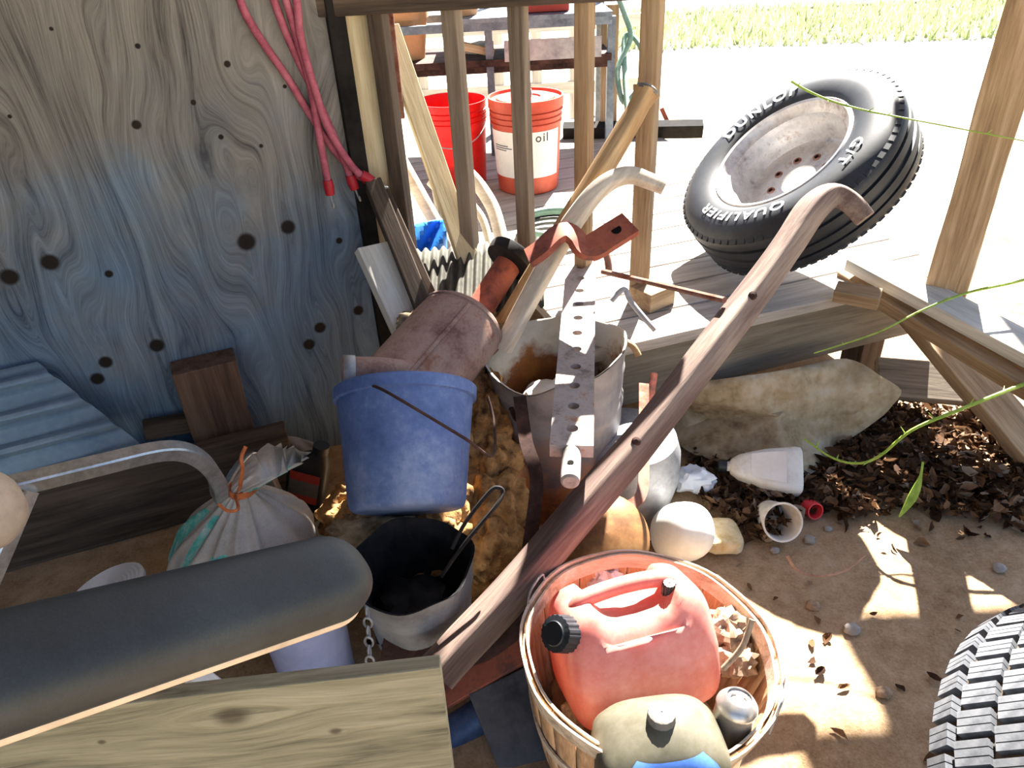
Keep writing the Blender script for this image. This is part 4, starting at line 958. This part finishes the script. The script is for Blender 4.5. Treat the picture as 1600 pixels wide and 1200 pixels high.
g = G(); g.loft([[n0 + axx * x + sd * (a * y) + fn_ * (b + .0012) for y in (-.72, -.3, .3, .72)] for (x, a, b) in ((.07, .045, .031), (.11, .056, .034), (.15, .062, .035), (Lb - .045, .066, .036))], closed=False, caps=False); build('label', g, M['paper_label'], wb)
# cup
cc = Z(1216, 812, .050); dv = (Vector((-.1, -.75, .45))).normalized()
Mx = frame(cc, cc + Vector((1, 0, 0)), dv)
g = G(); g.lathe([(.001, -.075), (.036, -.075), (.039, -.07), (.050, .03), (.053, .03), (.053, .034), (.048, .034), (.036, -.068), (.001, -.07)], 40); tag(build('plastic_cup', g, M['dirty_white'], M=Mx), 'dirty white cup lying with its mouth to the viewer', 'cup')
cc = Z(1268, 795, .022); Mx = frame(cc, cc + Vector((1, .2, 0)), Vector((.55, -.6, .25)))
g = G(); g.lathe([(.001, -.02), (.021, -.02), (.023, -.017), (.023, .02), (.020, .02), (.019, -.015), (.001, -.016)], 40, wob=lambda a, r, z: (r + (.0008 if math.sin(24 * a) > 0 and r > .022 else 0), z)); tag(build('bottle_cap', g, M['cap_red'], M=Mx), 'bright red bottle cap on the dirt beside the cup', 'bottle cap')
g = G()
c_ = Z(1085, 748, .045); g.ball(c_, (.052, .04, .032), .7, 26, 16, fn=lambda p: p * (1 + .35 * noise.noise(p * 1.8 + Vector((4, 1, 0))) + .15 * noise.noise(p * 5)))
tag(build('white_scrap', g, M['paper_white'], ang=40), 'crumpled white scrap left of the white bottle', 'trash')
c_ = Z(1128, 838, .03); g = G(); g.ball(c_, (.05, .05, .028), .45, 20, 12, fn=lambda p: p * (1 + .25 * noise.noise(p * 1.5 + Vector((8, 0, 0)))))
tag(build('foam_chunk', g, M['foam'], ang=40), 'yellowed foam chunk between the white jug and the leaves', 'foam')
# galvanised pot, white jug, dusty tin behind the basket
pt = Z(975, 800, 0)
g = G(); g.lathe([(.001, 0), (.115, 0), (.135, .02), (.15, .09), (.148, .17), (.135, .215), (.10, .24), (.001, .25)], 48); tag(build('galvanised_tub', g, M['galv'], M=Matrix.Translation(pt + Vector((.01, .06, .008)))), 'round galvanised tub turned over behind the plow handle', 'tub')
wj = Z(1062, 862, 0)
jt = thing('white_jug', wj, 'sunlit white plastic jug behind the basket rim', 'jug')
Mx = Matrix.Translation(wj + Vector((0, 0, .07))) @ Matrix.Rotation(math.radians(35), 4, 'X') @ Matrix.Rotation(math.radians(10), 4, 'Y')
g = G(); g.ball((0, 0, 0), (.075, .075, .10), .85, 36, 24); build('body', g, M['white_plastic'], jt, M=Mx, ang=180)
g = G(); g.lathe([(.02, -.115), (.02, -.09), (.001, -.115)], 20); build('neck', g, M['white_plastic'], jt, M=Mx)
td = T(945, 838, 1.66); Mx = frame(td, td + Vector((1, .1, 0)), Vector((-.05, -.55, .8)))
g = G(); g.lathe([(.001, .030), (.05, .026), (.085, .014), (.10, 0), (.104, -.01), (.104, -.05), (.098, -.05), (.001, -.045)], 40); tag(build('dusty_tin', g, M['amber'], M=Mx), 'dusty amber-brown round tin just behind the basket', 'tin')
g = G(); g.tube([Vector((td.x, td.y, 0)), td - Vector((0, 0, .04))], .09, 20); 
tag(build('rusty_drum', g, M['rust_dark']), 'dark rusty drum under the dusty amber tin', 'drum')

# leaf litter, pebbles, vines
def leaf_mesh(g, c, s, yaw, pitch, roll):
    Mx = Matrix.Translation(c) @ Matrix.Rotation(yaw, 4, 'Z') @ Matrix.Rotation(pitch, 4, 'X') @ Matrix.Rotation(roll, 4, 'Y')
    k = random.uniform(.3, 1.8); asp = random.uniform(.5, 1.3); tw_ = random.uniform(-.5, .5)
    vs = []; fs = []
    for i, (x, w_) in enumerate(((-1, .05), (-.5, .42), (.1, .5), (.6, .3), (1, .03))):
        for j in (-1, 0, 1): vs.append((x * s, w_ * s * j * asp * random.uniform(.6, 1.2) + tw_ * s * x * x, k * s * (w_ * w_ * j * j * 1.6 + .25 * x * x) + random.uniform(-.12, .12) * s))
    for i in range(4):
        for j in range(2): a = i * 3 + j; fs.append((a, a + 1, a + 4, a + 3))
    g.add(vs, fs, Mx)
g = G(); poly = [(1075, 715), (1120, 690), (1260, 745), (1330, 690), (1400, 620), (1470, 640), (1560, 640), (1600, 720), (1600, 830), (1440, 800), (1330, 815), (1270, 800), (1195, 850), (1150, 830), (1085, 790)]
def inside(x, y):
    r_ = False; n = len(poly)
    for i in range(n):
        (x1, y1), (x2, y2) = poly[i], poly[(i + 1) % n]
        if (y1 > y) != (y2 > y) and x < (x2 - x1) * (y - y1) / (y2 - y1) + x1: r_ = not r_
    return r_
cnt = 0
while cnt < 2400:
    x, y = random.uniform(1070, 1600), random.uniform(610, 850)
    if not inside(x, y) and random.random() > .03: continue
    c_ = Z(x, y, 0); c_.z = gz(c_.x, c_.y) + random.uniform(.004, .045 if inside(x, y) else .008)
    leaf_mesh(g, c_, random.uniform(.009, .028), random.uniform(0, 6.3), random.gauss(0, .5), random.gauss(0, .5)); cnt += 1
for _ in range(160):
    c_ = Vector((random.uniform(-.6, 1.6), random.uniform(.7, 1.9), 0)); c_.z = gz(c_.x, c_.y) + .004
    leaf_mesh(g, c_, random.uniform(.008, .02), random.uniform(0, 6.3), random.gauss(0, .2), random.gauss(0, .2))
o = build('leaf_litter', g, M['leaves'], ang=180); tag(o, 'drift of curled dry brown leaves below the sandstone slab', 'leaves', kind='stuff')
peb = [(1265, 843, .013), (1293, 826, .009), (1210, 860, .010), (1270, 948, .014), (1330, 988, .016), (1178, 775, .012), (1378, 1088, .014), (1200, 840, .016), (1560, 890, .013), (1450, 765, .018)]
plab = ['larger pale pebble below the red bottle cap', 'small white pebble right of the cup', 'flat grey pebble near the basket rim', 'round brown clod in the middle of the dirt', 'grey pebble between the two big sun patches', 'pale pebble in the leaves left of the cup', 'brown clod at the corner of the lower sun patch', 'brown clod below the cup', 'dark pebble on the dirt at the far right', 'pale stone chip among the leaves on the right']
for (x, y, r_), l_ in zip(peb, plab):
    c_ = Z(x, y, .0); c_.z = gz(c_.x, c_.y) + r_ * .5; g = G(); g.ball(c_, (r_ * 1.2, r_, r_ * .75), .9, 14, 9, fn=lambda p, c_=c_: p * (1 + .35 * noise.noise(p * 1.6 + c_ * 40)))
    tag(build('pebble', g, M['pebble'] if 'brown' not in l_ else M['debris'], ang=180), l_, 'pebble', 'pebbles on the dirt floor')
def vine(name, pts, r, mat, label, cat='vine'):
    P = smoothpath([T(*p) for p in pts], 6); n = len(P); g = G(); g.tube(P, [r * (1 - .6 * i / n) for i in range(n)], 7)
    for i in range(3, n - 2, 4):
        d = Vector((random.uniform(-1, 1), random.uniform(-1, 1), random.uniform(-.3, 1))).normalized() * r * 4; g.tube([P[i], P[i] + d], [r * .5, r * .1], 5)
    return tag(build(name, g, mat), label, cat)
vine('bramble_vine', [(1640, 425, 2.0), (1590, 440, 2.0), (1510, 458, 2.0), (1440, 485, 2.0), (1370, 520, 2.0), (1272, 552, 2.02)], .0045, M['vine'], 'thin green thorny vine above the sandstone slab')
vine('bramble_vine', [(1640, 585, 1.9), (1580, 608, 1.9), (1500, 640, 1.9), (1425, 672, 1.92), (1375, 712, 1.95), (1340, 724, 1.97), (1300, 715, 2.0), (1256, 685, 2.05)], .0058, M['vine'], 'green vine looping low over the leaf drift')
vine('bramble_vine', [(1236, 127, 1.93), (1262, 142, 1.93), (1300, 158, 1.92), (1350, 172, 1.9), (1400, 182, 1.88), (1520, 205, 1.8), (1640, 228, 1.75)], .0036, M['vine'], 'pale yellow-green vine crossing the top of the truck tyre')
vine('dry_runner', [(1230, 868, 1.83), (1245, 890, 1.83), (1275, 900, 1.83), (1318, 893, 1.82), (1352, 868, 1.83)], .004, M['twig'], 'pinkish dry runner lying on the dirt', 'twig')
g = G(); P = [T(1442, 722, 1.92), T(1437, 750, 1.93), T(1424, 780, 1.94), T(1405, 808, 1.95)]
g.tube(smoothpath(P, 4), [.003, .003, .003, .004, .006, .009, .011, .012, .012, .010, .007, .004, .002], prof=[(1, .15), (-1, .15), (-1, -.15), (1, -.15)], up=(0, -.5, .8)); tag(build('leaf_blade', g, M['vine'], ang=40), 'pale green leaf blade hanging over the sun patch', 'leaf')

# ================================================================ left foreground
# sack
sk = T(378, 762, 1.72); sb = Vector((sk.x - .07, sk.y - .03, 0))
sa = thing('feed_sack', sb, 'dirty white woven sack tied at the neck with orange twine', 'sack')
HS = sk.z
g = G(); rings = []
for k in range(40):
    t = k / 39; z = HS * (t / .86) if t < .86 else HS + (t - .86) * .42
    if t < .86:
        s_ = t / .86; rb_ = .205 * (min(1, (s_ + .03) / .12) ** .5) * (1 - max(0, (s_ - .35) / .65) ** 1.7 * .90)
    else: rb_ = .021 + .042 * ((t - .86) / .14) ** .7
    rg = []
    for j in range(120):
        a = 2 * PI * j / 120
        pl = .20 * (max(0, t - .25) / .7) * (1 - abs(math.sin(7 * a + 2.5 * noise.noise((math.cos(a) * 1.5, math.sin(a) * 1.5, t * 2)))) * 1.3) - .08 + .10 * noise.noise((math.cos(a) * 2, math.sin(a) * 2, t * 4)) + .18 * (max(0, t - .86) / .14) * math.sin(3 * a + 1)
        rr_ = rb_ * (1 + pl); lean_ = (sk - sb) * (z / HS)
        off = Vector((.07, .03, -.01)) * max(0, (t - .86) / .14) ** 1.3
        rg.append(Vector((sb.x + lean_.x + rr_ * math.cos(a), sb.y + lean_.y + rr_ * math.sin(a), z)) + off)
    rings.append(rg)
g.loft(rings); build('bag', g, M['sack'], sa, ang=180)
def sackpatch(j0, j1, k0, k1):
    gg = G(); gg.loft([[rings[k][j % 120] + ((rings[k][j % 120] - Vector((sb.x + (sk - sb).x * rings[k][0].z / HS, sb.y + (sk - sb).y * rings[k][0].z / HS, rings[k][0].z))).normalized()) * .0015 for j in range(j0, j1)] for k in range(k0, k1)], closed=False, caps=False); return gg
for (j0, j1, k0, k1) in ((58, 66, 12, 30), (74, 79, 16, 31), (88, 92, 14, 18), (84, 96, 24, 26), (100, 106, 34, 40), (64, 72, 9, 11), (108, 112, 33, 40)):
    build('teal_print', sackpatch(j0, j1, k0, k1), M['sack_print'], sa, ang=180)
g = G()
for k in range(3): g.tube([sk + Vector((.030 * math.cos(a), .030 * math.sin(a), -.008 + .006 * k)) for a in [2 * PI * i / 18 for i in range(19)]], .0035, 6, caps=False)
g.tube(smoothpath([sk + Vector((.0, -.024, .004)), T(379, 735, 1.66), T(377, 715, 1.66), T(384, 698, 1.66)], 4), .0045, 7)
g.tube(smoothpath([sk + Vector((-.01, -.024, 0)), T(372, 795, 1.60), T(355, 798, 1.59), T(342, 788, 1.60)], 4), .0035, 7)
build('twine', g, M['twine'], sa)
g = G(); g.patch(lambda u, v: Z(395 + 110 * u - 8 * v, 700 + 45 * v - 18 * math.sin(PI * u), .14 - .05 * v + .015 * noise.noise((u * 4, v * 4, 0))), 20, 14)
tag(build('grey_sack', g, M['sack'], solid=.004, ang=180), 'dull grey flattened sack behind the tied sack', 'sack')
g = G()
def cl_(u, v): return Z(452 + 78 * u + 4 * v, 822 + 38 * v - 16 * u + 6 * math.sin(5 * u), .03 + .022 * math.sin(3 * PI * u + v) * .6 + .012 * noise.noise((u * 5, v * 5, 1)))
g.patch(cl_, 30, 12); cloth = thing('striped_cloth', cl_(.5, .5), 'white and teal striped woven scrap right of the tied sack', 'cloth')
build('weave', g, M['sack'], cloth, solid=.003, ang=180)
for s_ in range(5):
    g = G(); g.patch(lambda u, v: cl_(.06 + .18 * s_ + .09 * u, v) + Vector((0, -.001, .003)), 4, 12); build('stripe', g, M['sack_print'], cloth, ang=180)
# black oil bottle
ob0 = Z(474, 796, .02); ob1 = T(489, 692, 2.02)
obt = thing('oil_bottle', ob0, 'black oil bottle with a red and grey label beside the tied sack', 'bottle')
axx = (ob1 - ob0); Lo = axx.length; axx.normalize(); vv = (CAM - ob0).normalized(); fo = (vv - axx * vv.dot(axx)).normalized(); fo = (fo + Vector((-.25, 0, 0))).normalized(); fo = (fo - axx * fo.dot(axx)).normalized(); so_ = axx.cross(fo) * -1
def orr(x, a, b, e, off=0): return [ob0 + axx * x + so_ * (a * sq(2 * PI * k / 36, e)[0] + off) + fo * b * sq(2 * PI * k / 36, e)[1] for k in range(36)]
g = G(); g.loft([orr(0, .052, .03, .45), orr(.006, .056, .034, .45), orr(Lo * .62, .056, .034, .45), orr(Lo * .75, .05, .031, .5, -.004), orr(Lo * .86, .026, .022, .8, -.02), orr(Lo * .9, .019, .019, 1, -.024), orr(Lo * .91, .023, .023, 1, -.024), orr(Lo, .022, .022, 1, -.024)]); build('body', g, M['black_plastic'], obt, ang=50)
for (x0, x1, mt) in ((.24, .34, 'red_box'), (.34, .54, 'cap_grey'), (.54, .66, 'red_box')):
    g = G(); g.patch(lambda u, v: ob0 + axx * (Lo * (x0 + (x1 - x0) * v)) + so_ * (-.042 + .084 * u) + fo * .0352, 3, 3); build('label_band', g, M[mt], obt, smooth=False)

# aluminium folding chair
chair = thing('aluminium_chair', (-.75, .9, 0), 'folding chair frame of square aluminium tube with a beige arm', 'chair')
sqp = [(.8, 1), (-.8, 1), (-1, .8), (-1, -.8), (-.8, -1), (.8, -1), (1, -.8), (1, .8)]
e1 = T(350, 775, 1.74)
P = smoothpath([T(-160, 802, 1.22), T(30, 757, 1.33), T(150, 728, 1.40), T(245, 706, 1.48), T(290, 707, 1.53), T(320, 724, 1.58), T(340, 752, 1.65), e1, Vector((e1.x + .03, e1.y + .16, .3)), Vector((e1.x + .05, e1.y + .2, .0))], 6)
g = G(); g.tube(P, .0165, prof=sqp, up=(0, -.3, 1)); build('frame_tube', g, M['alu'], chair, ang=40)
l0 = T(42, 766, 1.33); l1 = T(-40, 960, 1.28)
g = G(); g.tube([l0, l1, Vector((l1.x - .06, l1.y - .05, .0))], .0155, prof=sqp); build('leg', g, M['alu'], chair, ang=40)
g = G(); g.tube([T(215, 985, 1.35), T(345, 1085, 1.38), Vector((T(345, 1085, 1.38).x + .05, T(345, 1085, 1.38).y - .05, 0))], .017, prof=sqp); build('leg', g, M['white_plastic'], chair, ang=40)
g = G(); a0_ = T(-62, 800, 1.2); g.ball(a0_, (.095, .06, .07), .75, 30, 20); build('arm_pad', g, M['beige'], chair, ang=180)
# padded armrest in front
arm = thing('padded_armrest', (-.5, .4, 0), 'dark padded vinyl armrest reaching in from the left edge', 'armrest')
A0, A1 = T(512, 905, .755), T(-120, 1085, .50)
ua = (A1 - A0).normalized(); K = 40; pts = []; rad = []
for i in range(K):
    t = i / (K - 1)
    if i < 12: s_ = i / 12; x = -.046 + .046 * (1 - math.cos(s_ * PI / 2)) * 1.0; r_ = .001 + .0445 * math.sin(s_ * PI / 2)
    else: x = (i - 12) / (K - 13) * (A1 - A0).length; r_ = .0455
    pts.append(A0 + ua * x); rad.append(r_)
pf = [(math.copysign(abs(math.cos(a)) ** .75, math.cos(a)), .72 * math.copysign(abs(math.sin(a)) ** .8, math.sin(a))) for a in [2 * PI * k / 36 for k in range(36)]]
upa = Vector((-.05, -.42, .9))
g = G(); g.tube(pts, rad, prof=pf, up=upa); build('pad', g, M['pad'], arm, ang=180)
dn = -(upa - ua * upa.dot(ua)).normalized()
g = G(); g.tube([p + dn * .021 for p in pts], [r_ * .97 for r_ in rad], prof=[(math.cos(2 * PI * k / 36), .38 * math.sin(2 * PI * k / 36)) for k in range(36)], up=upa); build('base_shell', g, M['beige'], arm, ang=180)
pe = A1 + ua * .02; g = G(); g.tube([A1 + dn * .02, pe + Vector((-.15, -.1, -.3)), Vector((pe.x - .15, pe.y - .1, 0))], .014, 12); build('support_tube', g, M['alu'], arm)
# plank in front
f0, f1 = T(690, 1032, .85), Z(-150, 1127, T(690, 1032, .85).z)
fp = thing('foreground_plank', (-.5, .5, 0), 'thick weathered plank on edge across the lower left corner', 'board')
fd = Vector((0, -.20, -1)).normalized() * .125
fnr = Vector((0.0, -1, .20)).normalized()
fm = frame(f0 + fd, f1 + fd, fnr).inverted(); kk_ = []
for (x, y, r_) in ((372, 1092, .016), (528, 1122, .006), (120, 1178, .010), (180, 1120, .004)):
    v_ = ray(x, y); q_ = fm @ (CAM + v_ * ((f0 + fd - CAM).dot(fnr) / v_.dot(fnr))); kk_.append((q_.x, q_.y, r_))
M['wood_knotty'] = wood('knotty_plank', '4a4638', '7f7862', '989078', scale=1.3, ring=2.0, bump=.7, knots=kk_)
plank('face_board', f0 + fd, f1 + fd, .25, .022, M['wood_knotty'], fnr, fp, bevel=.0015, rough=.0012)
plank('leg', Vector((f1.x + .02, f1.y + .0, 0)), Vector((f1.x + .02, f1.y + .04, f1.z - .06)), .08, .04, M['wood_fore'], fnr, fp)
plank('leg', Vector((-.3, f0.y - .02, 0)), Vector((-.3, f0.y + .03, f1.z - .08)), .08, .035, M['wood_fore'], fnr, fp)
# white spool and lilac bucket
s0 = Z(160, 926, .13)
spn = thing('wire_spool', s0 - Vector((0, 0, .1)), 'white ridged plastic spool behind the padded armrest', 'spool')
Mx = frame(s0, s0 + Vector((.6, -.5, .2)), Vector((.42, -.45, .78)))
for z in (.0, -.06):
    g = G(); pr_ = [(.001, z)]
    for k in range(9): r_ = .012 + .0095 * k; pr_ += [(r_, z), (r_ + .004, z + .003), (r_ + .008, z)]
    pr_ += [(.100, z - .002), (.100, z - .012), (.001, z - .012)]
    g.lathe(pr_, 48); build('flange', g, M['white_plastic'], spn, M=Mx, ang=25)
g = G(); g.lathe([(.05, -.002), (.05, -.06)], 30); build('core', g, M['white_plastic'], spn, M=Mx)
lb = Z(457, 912, .30); lb.z = 0
g = G(); g.lathe([(.001, 0), (.078, 0), (.081, .01), (.090, .288), (.094, .288), (.094, .30), (.087, .30), (.077, .015), (.001, .012)], 44); tag(build('lilac_bucket', g, M['lilac'], M=Matrix.Translation(lb)), 'pale lilac plastic bucket under the padded armrest', 'bucket')

# ================================================================ grass at the far side of the yard
g = G()
for _ in range(9000):
    x, y = random.uniform(1.5, 13), random.uniform(9.2, 12.7)
    y -= .13 * (x - 4); h = random.uniform(.05, .16); a = random.uniform(0, 6.3); dx, dy = math.cos(a) * .02, math.sin(a) * .02; lx, ly = random.gauss(0, .05), random.gauss(0, .05)
    g.add([(x - dx, y - dy, -.035), (x + dx, y + dy, -.035), (x + lx, y + ly, h)], [(0, 1, 2)])
o = build('grass_strip', g, M['grass'], smooth=False); tag(o, 'strip of pale grass between the yard and the road', 'grass', kind='stuff')
